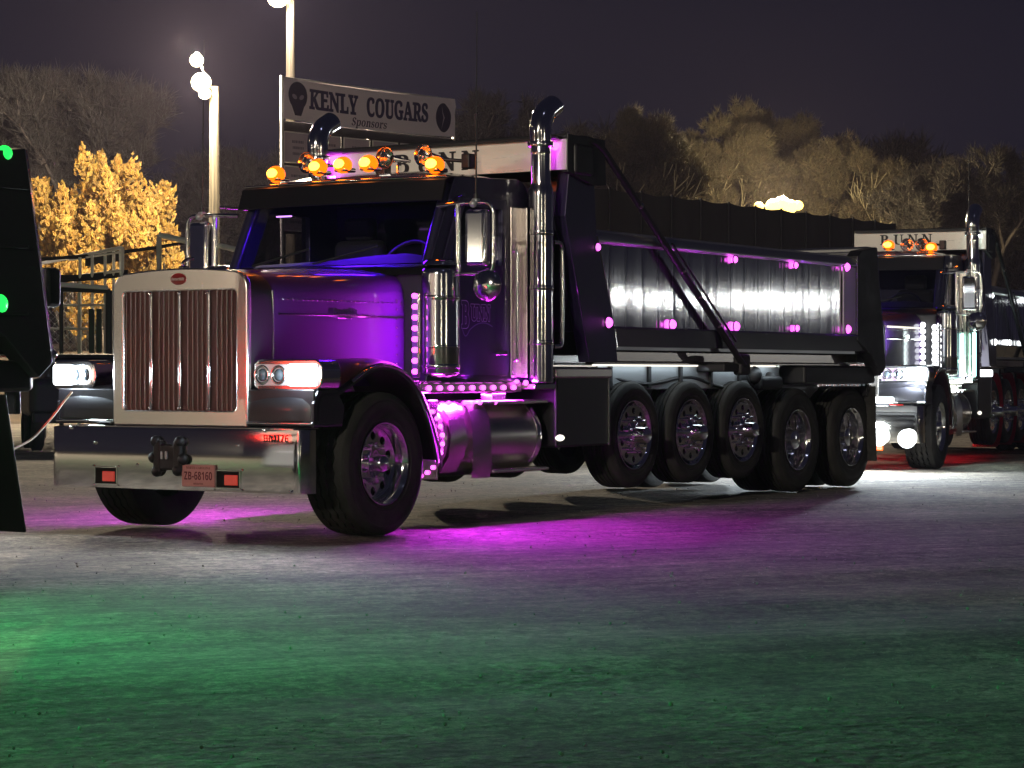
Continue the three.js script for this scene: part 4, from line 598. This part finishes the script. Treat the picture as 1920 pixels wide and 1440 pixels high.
// ---- sponsor banner on its frame
{
  const A = at(529, 700, 57), B = at(850, 700, 61.5), d = B.clone().sub(A), len = d.length(), turn = Math.atan2(-d.z, d.x);
  const t = thing('sponsor_sign', 'long white sponsor banner with dark letters on a tall frame behind the cab', 'banner sign', null, [A.x, 0, A.z], turn);
  const y1 = 8.6, y0 = 7.57;
  mesh('post', M(rod(V(0, 0, 0), V(0, y1 + 0.05, 0), 0.05)), pipeGrey, t); mesh('post', M(rod(V(len, 0, 0), V(len, y1 - 0.05, 0), 0.05)), pipeGrey, t); mesh('post', M(rod(V(len * 0.5, 0, -0.1), V(len * 0.5, y0, -0.1), 0.05)), pipeGrey, t);
  const img = canvasTex(2048, 330, (c, w, h) => {
    c.fillStyle = '#ece4f0'; c.fillRect(0, 0, w, h); c.fillStyle = '#2a2148';
    c.beginPath(); c.ellipse(160, 130, 104, 112, 0, 0, 7); c.fill(); c.beginPath(); c.moveTo(75, 180); c.lineTo(245, 180); c.lineTo(195, 290); c.lineTo(125, 290); c.fill();
    c.fillStyle = '#9a8fa8'; c.beginPath(); c.ellipse(122, 140, 28, 18, 0.5, 0, 7); c.fill(); c.beginPath(); c.ellipse(200, 140, 28, 18, -0.5, 0, 7); c.fill();
    c.fillStyle = '#31285a'; c.textAlign = 'left'; const W = (s, x, y, wd) => { c.font = 'bold 200px serif'; const m = c.measureText(s).width; c.save(); c.translate(x, y); c.scale(wd / m, 1.05); c.lineWidth = 12; c.strokeStyle = '#31285a'; c.strokeText(s, 0, 0); c.fillText(s, 0, 0); c.restore(); };
    W('KENLY', 290, 215, 560); W('COUGARS', 950, 215, 760);
    c.font = 'italic bold 92px serif'; c.fillStyle = '#3a3058'; c.fillText('Sponsors', 770, 308);
    c.fillStyle = '#2a2148'; c.beginPath(); c.ellipse(1900, 170, 95, 125, 0, 0, 7); c.fill(); c.fillStyle = '#9a8fa8'; c.beginPath(); c.moveTo(1880, 60); c.lineTo(1915, 170); c.lineTo(1865, 280); c.lineTo(1900, 170); c.fill();
  });
  const rows = []; for (let i = 0; i <= 40; i++) { const u = i / 40; rows.push([0, 1, 2, 3, 4, 5].map((j) => { const v = j / 5; return V(u * len, lerp(y1, y0, v) - 0.1 * Math.sin(u * Math.PI) * 0.5, 0.06 + 0.025 * noise.noise(u * 9, v * 2, 1) + (u > 0.82 ? 0.09 * noise.noise(u * 38, v * 3, 5) * (u - 0.82) * 5 : 0)); })); }
  const g = loft(rows, 3); smooth(g); const uv = g.attributes.uv; for (let i = 0; i < uv.count; i++) uv.setXY(i, uv.getY(i), 1 - uv.getX(i));
  mesh('banner', g, std({ map: img, roughness: 0.75 }), t);
  mesh('top_rail', M(rod(V(0, y1, 0), V(len, y1 - 0.03, 0), 0.035)), pipeGrey, t);
  mesh('middle_beam', M(rb(len, 0.2, 0.08, len / 2, 7.42, 0.0)), MAT.frame, t);
  const r = rng(5), faint = [0, 1, 2].map((k) => std({ roughness: 0.7, map: canvasTex(128, 96, (c, w, h) => { c.fillStyle = '#b9aebd'; c.fillRect(0, 0, w, h); c.fillStyle = 'rgba(70,60,85,0.55)'; for (let q = 0; q < 3; q++) { let x = 26 + r() * 14; const e = w - x; while (x < e) { const s = 3 + r() * 6; c.fillRect(x, 24 + q * 20, s, 9); x += s + 2.5; } } }) }));
  for (let k = 0; k < 6; k++) for (let j = 0; j < 3; j++) {
    const w = len / 6, p = mesh('sponsor_panel', T(rb(w - 0.1, 0.78, 0.03, 0, 0, 0, 0.008), (k + 0.5) * w, 6.88 - j * 0.86, 0), MAT.white, t);
    mesh('panel_print', T(new THREE.PlaneGeometry(w - 0.16, 0.72), (k + 0.5) * w, 6.88 - j * 0.86, 0.018), faint[(k + j) % 3], p);
  }
  mesh('panel_frame', M(...[0, 1, 2, 3].map((j) => rb(len, 0.06, 0.05, len / 2, 7.31 - j * 0.86, -0.01)), ...Array.from({ length: 7 }, (_, k) => rb(0.06, 2.7, 0.05, (k * len) / 6, 6.0, -0.01))), MAT.frame, t);
}

// ---- ball field fences and cage on the left
function fence(label, pts, posts, mat, bar = 0.03, wires = true) {
  const t = thing('chain_link_fence', label, 'fence');
  posts.forEach(([p, h]) => mesh('fence_post', rod(V(p.x, 0, p.z), V(p.x, h, p.z), bar * 1.3, bar * 1.3, 8), mat, t));
  for (const [a, b] of pts) mesh('fence_rail', rod(a, b, bar, bar, 8), mat, t);
  if (wires) {
    const [a, b] = pts[0], gs = [], n = Math.round(a.distanceTo(b) / 0.14), h = a.y;
    for (let k = -Math.round(h / 0.14); k < n + Math.round(h / 0.14); k++) for (const dgn of [1, -1]) {
      const u0 = (k * 0.14) / a.distanceTo(b), u1 = u0 + (dgn * h) / a.distanceTo(b), c0 = clamp(Math.min(u0, u1), 0, 1), c1 = clamp(Math.max(u0, u1), 0, 1); if (c1 - c0 < 0.001) continue;
      const P = (u) => a.clone().lerp(b, u).setY(clamp(((u - u0) / (u1 - u0)) * h, 0, h)); gs.push(rod(P(c0), P(c1), 0.0035, 0.0035, 3));
    }
    const w = mesh('chain_link', M(gs), MAT.galv, t); w.userData.kind = 'stuff';
  }
  return t;
}
{
  const D = 42, P = (x, d = D) => { const p = at(x, 700, d); return p; }, Y = (y, d = D) => 1.195 + ((700 - y) / 4270) * d, Q = (x, y, d = D) => at(x, y, d);
  fence('grey chain link fence with black top bar left of the big truck grille', [[Q(60, 545), Q(208, 545)], [Q(60, 572), Q(208, 572)], [Q(60, 616), Q(208, 616)]], [[P(84), Y(545)], [P(148), Y(545)], [P(198), Y(545)]], pipeGrey, 0.022);
  const g = thing('padded_gate', 'black padded gate posts and bar standing before the chain link fence', 'gate frame');
  mesh('gate_bar', rod(Q(80, 541, 41), Q(208, 546, 41), 0.04), MAT.satin, g); for (const x of [115, 204]) mesh('gate_post', rod(Q(x, 545, 41), P(x, 41).setY(0), x === 204 ? 0.06 : 0.04), MAT.satin, g); mesh('gate_pipe', rod(Q(60, 529, 41), Q(202, 540, 41), 0.045), MAT.white, g);
  for (const x of [172, 186]) mesh('gate_stop', rb(0.1, 0.8, 0.1, P(x, 41).x, Y(620, 41), -41, 0.02), MAT.satin, g);
  const c = thing('batting_cage', 'pale pipe cage hung with dark netting below the yellow tree', 'batting cage');
  const cageX = [150, 173, 197, 213, 228];
  mesh('cage_beam', M(rod(Q(60, 497, 50), Q(228, 464, 44), 0.035), rod(Q(60, 528, 50), Q(228, 507, 44), 0.03), rod(Q(130, 487, 47), Q(228, 472, 44), 0.02)), MAT.white, c);
  for (const x of cageX) mesh('cage_post', rod(P(x, 45).setY(0), Q(x, x === 228 ? 464 : 482 - (x - 150) * 0.2, 45), x === 228 ? 0.05 : 0.03), MAT.white, c);
  const drape = (a, b, sag, h, d) => loft(Array.from({ length: 17 }, (_, i) => { const u = i / 16, p = a.clone().lerp(b, u); p.y -= sag * Math.sin(u * Math.PI); return [p, V(p.x, p.y - h * (0.7 + 0.3 * noise.noise(u * 7, 2, d)), p.z + 0.05)]; }), 2);
  mesh('cage_net', M(drape(Q(50, 484, 46), Q(345, 452, 46), 0.05, 0.11, 1), drape(Q(50, 512, 45), Q(240, 505, 45), 0.06, 0.2, 2), drape(Q(160, 480, 46), Q(228, 470, 46), 0.0, 0.3, 3)), netting, c);
  const d = thing('dugout_frame', 'pale pipe frame with angled roof rails right of the yellow tree', 'pipe frame');
  mesh('frame_post', rod(P(298, 43).setY(0), Q(298, 440, 43), 0.05), pipeGrey, d); mesh('frame_rail', rod(Q(298, 440, 43), Q(352, 452, 43), 0.055), MAT.white, d); mesh('frame_rail', rod(Q(415, 461, 43), Q(470, 474, 43), 0.055), MAT.white, d); mesh('frame_post', rod(P(470, 43).setY(0), Q(470, 474, 43), 0.04), pipeGrey, d); mesh('frame_rail', rod(Q(352, 452, 43.2), Q(415, 461, 43.2), 0.05), MAT.white, d);
}
// earth bank behind the left fence
{
  const rows = []; for (let i = 0; i <= 50; i++) { const x = lerp(-60, 30, i / 50); rows.push([0, 1, 2, 3, 4].map((j) => V(x, [-0.05, 0.5, 1.6, 2.5, 2.6][j] * (0.85 + 0.3 * noise.noise(x * 0.12, 3, j)) - 0.02, -54 - [0, 2, 5, 9, 30][j] + noise.noise(x * 0.2, j, 7)))); }
  const g = loft(rows, 3); smooth(g); const o = mesh('terrain', g, std({ color: lin(0.16, 0.12, 0.085), roughness: 0.95, map: woodTex }), scene); o.userData.kind = 'structure';
}
// dark windscreen fence behind the dump body
{
  const t = thing('windscreen_fence', 'tall dark fabric windscreen fence behind the dump body, under the bare trees', 'fence');
  const A = at(1080, 345, 58), B = at(1680, 418, 74), n = 12, fab = std({ color: lin(0.05, 0.046, 0.045), roughness: 0.9 });
  for (let k = 0; k < n; k++) {
    const a = A.clone().lerp(B, k / n), b = A.clone().lerp(B, (k + 1) / n), rows = Array.from({ length: 9 }, (_, i) => { const p = a.clone().lerp(b, 0.01 + (0.98 * i) / 8); return Array.from({ length: 7 }, (_, j) => V(p.x, lerp(0.1, p.y - 0.06 * Math.sin((i / 8) * Math.PI), j / 6), p.z + 0.12 * Math.sin((i / 8) * Math.PI) * noise.noise(k * 3 + i * 0.4, j * 0.5, 2))); });
    const g = loft(rows, 3); smooth(g); mesh('windscreen_panel', g, fab, t); mesh('fence_post', rod(V(a.x, 0, a.z + 0.06), V(a.x, a.y + 0.02, a.z + 0.06), 0.035), MAT.frame, t);
  }
}

// ---- trees
function makeTree(label, group, [x, z], h, o) {
  const r = rng(o.seed), t = thing(o.name || 'bare_tree', label, 'tree', group, [x, 0, z]), gs = [], tips = [];
  const grow = (p, d, len, rad, depth) => {
    let q = p, dir = d.clone();
    const n = depth === 0 ? 4 : 3;
    for (let k = 0; k < n; k++) { dir.add(V((r() - 0.5) * o.wiggle, (r() - 0.3) * o.wiggle * 0.6 + o.lift, (r() - 0.5) * o.wiggle)).normalize(); const e = q.clone().addScaledVector(dir, len / n); gs.push(rod(q, e, rad * (1 - (0.4 * k) / n), rad * (1 - (0.4 * (k + 1)) / n), depth < 2 ? 7 : 4)); if (depth >= o.depth - 2) tips.push([e.clone(), dir.clone()]); q = e;
      if (depth > 0 && depth < o.depth && k < n - 1 && r() < 0.55) branch(q, dir, len * 0.6, rad * 0.5, depth + 1, 1); }
    if (depth < o.depth) branch(q, dir, len * (o.ratio + 0.1 * r()), rad * 0.62, depth + 1, depth === 0 ? o.forks : 2 + (r() < 0.5 ? 1 : 0)); else tips.push([q, dir]);
  };
  const branch = (q, dir, len, rad, depth, c) => { const a0 = r() * 7; for (let k = 0; k < c; k++) { const a = a0 + (k / c) * Math.PI * 2 + (r() - 0.5) * 0.8, sp = o.spread * (0.6 + 0.7 * r()), side = V(Math.cos(a), 0, Math.sin(a)); grow(q, dir.clone().multiplyScalar(Math.cos(sp)).addScaledVector(side, Math.sin(sp)).normalize(), len, rad, depth); } };
  if (o.stems) for (let k = 0; k < o.stems; k++) { const a = (k / o.stems) * 6.28 + r(), sp = o.stemSpread * (0.15 + r()); grow(V(Math.cos(a) * 0.3, 0, Math.sin(a) * 0.3), V(Math.cos(a) * sp, 1, Math.sin(a) * sp).normalize(), h * o.trunk * (0.75 + 0.4 * r()) * (1 - 0.25 * sp), 0.09, 0); }
  else grow(V(0, 0, 0), V((r() - 0.5) * 0.1, 1, 0).normalize(), h * o.trunk, h * 0.018, 0);
  const top = Math.max(...tips.map(([p]) => p.y)), s = h / top;
  const sb = o.dome ? s * 0.86 : s; mesh('trunk', M(gs).scale(sb * (o.wide || 1), sb, sb * (o.wide || 1)), o.bark, t);
  const n = o.leaves, im = new THREE.InstancedMesh(o.leaf, o.leafMat, n), q = new THREE.Quaternion(), m4 = new THREE.Matrix4();
  const clumps = []; if (o.dome) for (let k = 0; k < o.dome.n; k++) { const u = r() * 6.28, v = Math.acos(1 - 1.45 * r()), rr = Math.pow(0.25 + 0.75 * r(), 0.5); clumps.push(Object.assign(V(o.dome.rx * rr * Math.sin(v) * Math.cos(u) * (1 + 0.15 * (r() - 0.5)), h - o.dome.ry + o.dome.ry * rr * Math.cos(v) * (0.86 + 0.16 * r()), o.dome.rx * rr * Math.sin(v) * Math.sin(u)), { w: 0.65 + 0.6 * r() })); }
  for (let k = 0; k < n; k++) {
    let [p, d] = tips[Math.floor(r() * tips.length)]; const sc = o.size * (0.6 + 0.8 * r()), rad = o.puff * Math.pow(r(), 0.6), a = r() * 6.28, b = Math.acos(2 * r() - 1);
    const c = V(p.x * s * (o.wide || 1) + rad * Math.sin(b) * Math.cos(a), p.y * s + rad * Math.cos(b) * (o.flat || 1), p.z * s * (o.wide || 1) + rad * Math.sin(b) * Math.sin(a));
    if (o.dome) { const q = clumps[Math.floor(r() * clumps.length)], up = Math.cos(b) * rad * (o.flat || 1), thin = o.flame ? 1 - 0.6 * clamp(up / (o.puff * (o.flat || 1)), 0, 1) : 1; c.set(q.x + rad * Math.sin(b) * Math.cos(a) * thin * q.w, q.y + up * q.w, q.z + rad * Math.sin(b) * Math.sin(a) * thin * q.w); d = V((r() - 0.5) * 1.4, o.flame ? 1 : 0.6, (r() - 0.5) * 1.4); }
    q.setFromUnitVectors(V(0, 1, 0), d.clone().add(V((r() - 0.5) * 2, (r() - 0.3) * 1.6, (r() - 0.5) * 2)).normalize());
    m4.compose(c, q, V(sc, sc * (0.8 + 0.5 * r()), sc)); im.setMatrixAt(k, m4); const g = 0.6 + 0.7 * r(); im.setColorAt(k, lin(g * (0.95 + 0.1 * r()), g * (0.9 + 0.15 * r()), g));
  }
  im.name = 'crown'; im.castShadow = im.receiveShadow = true; im.userData.kind = 'stuff'; t.add(im);
  return t;
}
const leafShape = (() => { const g = []; for (const a of [0, 1.1, 2.2]) g.push(new THREE.ShapeGeometry(new THREE.Shape([V(0, 0), V(0.32, 0.35), V(0.1, 1), V(-0.3, 0.4)].map((p) => new THREE.Vector2(p.x, p.y)))).rotateY(a)); return M(g); })();
const needle = (() => { const g = []; for (let k = 0; k < 7; k++) { const a = k * 0.9; g.push(T(new THREE.ConeGeometry(0.035, 1, 3, 1, true), 0, 0.5, 0).rotateZ(0.5 + 0.2 * (k % 3)).rotateY(a)); } return M(g); })();
const bark = std({ color: lin(0.2, 0.17, 0.14), roughness: 0.9 }), barkDark = std({ color: lin(0.12, 0.1, 0.09), roughness: 0.9 });
const leafMat = (r, g, b) => phy({ color: lin(r, g, b), roughness: 0.8, transmission: 0.35, thickness: 0, side: THREE.DoubleSide });
{
  const yellow = { name: 'yellow_tree', seed: 41, wiggle: 0.3, lift: 0.12, depth: 3, ratio: 0.62, forks: 3, spread: 0.4, stems: 17, stemSpread: 0.75, trunk: 0.5, bark, leaf: leafShape, leafMat: leafMat(0.4, 0.25, 0.04), leaves: 24000, size: 0.15, puff: 0.3, flat: 2.1, wide: 1, flame: true, dome: { n: 140, rx: 2.75, ry: 3.5 } };
  const y = at(196, 700, 66); makeTree('wide yellow leaved tree lit by the floodlight, left of the truck', null, [y.x, y.z], 7.6, { ...yellow, wide: 0.8 });
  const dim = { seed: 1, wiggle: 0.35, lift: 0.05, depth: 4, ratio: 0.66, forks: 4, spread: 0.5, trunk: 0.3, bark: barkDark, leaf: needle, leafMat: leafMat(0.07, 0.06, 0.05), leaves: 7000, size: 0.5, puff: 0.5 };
  const put = (label, px, d, py, o, g) => { const p = at(px, 700, d); makeTree(label, g, [p.x, p.z], 1.2 + ((700 - py) / 4270) * d, o); };
  put('dim bare tree at the far left, behind the yellow tree', 40, 84, 140, { ...dim, seed: 51, leafMat: leafMat(0.05, 0.043, 0.038) });
  put('round crowned bare tree above the yellow tree', 165, 82, 165, { ...dim, seed: 52, leafMat: leafMat(0.062, 0.052, 0.042) });
  put('thin dark tree between the two light poles', 470, 92, 300, { ...dim, seed: 53, leaves: 5000 });
  put('small dark tree right of the sponsor banner', 880, 96, 205, { ...dim, seed: 54, leaves: 6000 });
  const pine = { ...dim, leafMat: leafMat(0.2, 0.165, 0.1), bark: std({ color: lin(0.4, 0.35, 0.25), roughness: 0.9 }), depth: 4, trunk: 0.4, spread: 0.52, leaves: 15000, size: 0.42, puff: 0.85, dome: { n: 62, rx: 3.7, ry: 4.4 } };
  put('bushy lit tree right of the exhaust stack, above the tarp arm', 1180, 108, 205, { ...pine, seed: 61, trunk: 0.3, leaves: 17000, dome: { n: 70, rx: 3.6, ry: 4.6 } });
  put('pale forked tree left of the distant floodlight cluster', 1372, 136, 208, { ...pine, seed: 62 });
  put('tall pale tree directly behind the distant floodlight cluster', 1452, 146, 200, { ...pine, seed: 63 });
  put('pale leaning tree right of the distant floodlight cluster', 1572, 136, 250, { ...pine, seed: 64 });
  put('low dark tree above the second truck cab', 1740, 140, 330, { ...dim, seed: 65 });
  put('dark tree cut off by the right edge', 1900, 130, 290, { ...dim, seed: 66 });
  // far wood
  const r = rng(91), n = 42000, im = new THREE.InstancedMesh(needle, leafMat(0.014, 0.0125, 0.012), n), q = new THREE.Quaternion(), m4 = new THREE.Matrix4();
  for (let k = 0; k < n; k++) { const z = -165 - 12 * r(), x = lerp(-62, 62, r()), top = 13 + 7 * noise.noise(x * 0.09, 4, 1) + 4 * noise.noise(x * 0.35, 2, 1) + (x > 0 ? 3 * (1 - x / 62) : 2), y = top * Math.pow(r(), 0.8) + (r() - 0.5); q.setFromEuler(new THREE.Euler((r() - 0.5) * 1.6, r() * 6, (r() - 0.5) * 1.6)); const s = 1.0 + 1.2 * r(); m4.compose(V(x, y, z), q, V(s, s, s)); im.setMatrixAt(k, m4); const g = 0.5 + 0.7 * r(); im.setColorAt(k, lin(g, g, g)); }
  im.name = 'far_woods'; tag(im, 'dark far wood along the horizon behind the lit trees', 'woods', null, 'stuff'); scene.add(im);
}
// ---- hose, far parked vehicle
{
  const h = mesh('tie_cord', curve([at(24, 842, 13.6), at(60, 822, 13.9), at(95, 785, 14.2), at(118, 755, 14.5), at(134, 735, 14.8)], 0.008, 30, 8), std({ color: lin(0.5, 0.4, 0.25), roughness: 0.6 }), scene);
  tag(h, 'thin curved pale cord hanging from the tail of the left truck', 'cord');
  const v = at(160, 700, 36), t = thing('parked_truck', 'dark parked truck far behind the left headlight, tiny coloured lights on it', 'truck', null, [v.x, 0, v.z], 0.3); t.scale.setScalar(0.86);
  mesh('body', M(rb(2.2, 0.7, 1.9, 0, 0.95, 0, 0.15, 3), rb(1.5, 0.6, 1.6, 0, 1.45, -0.6, 0.2, 3)), MAT.satin, t); mesh('windscreen', T(rb(1.3, 0.36, 0.02, 0, 0, 0), 0, 1.5, 0.22, -0.2), MAT.tint, t); mesh('bumper', rb(2.1, 0.2, 0.12, 0, 0.6, 1.0, 0.04), MAT.satin, t);
  for (const s of [1, -1]) for (const z of [0.7, -0.8]) mesh('tyre', T(latheX([[0, 0.12], [0.3, 0.12], [0.38, 0.08], [0.38, -0.08], [0.3, -0.12]], 24), s * 0.95, 0.38, z), MAT.rubber, t);
  for (const [x, y, m] of [[-0.3, 1.53, LAMP.green], [-0.2, 1.52, LAMP.green], [0.22, 1.5, LAMP.violet], [-0.07, 1.53, LAMP.clear]]) mesh('small_lamp', sph(0.018, x, y, 0.34, 10, 8), m, t);
}
renderer.render(scene, camera);
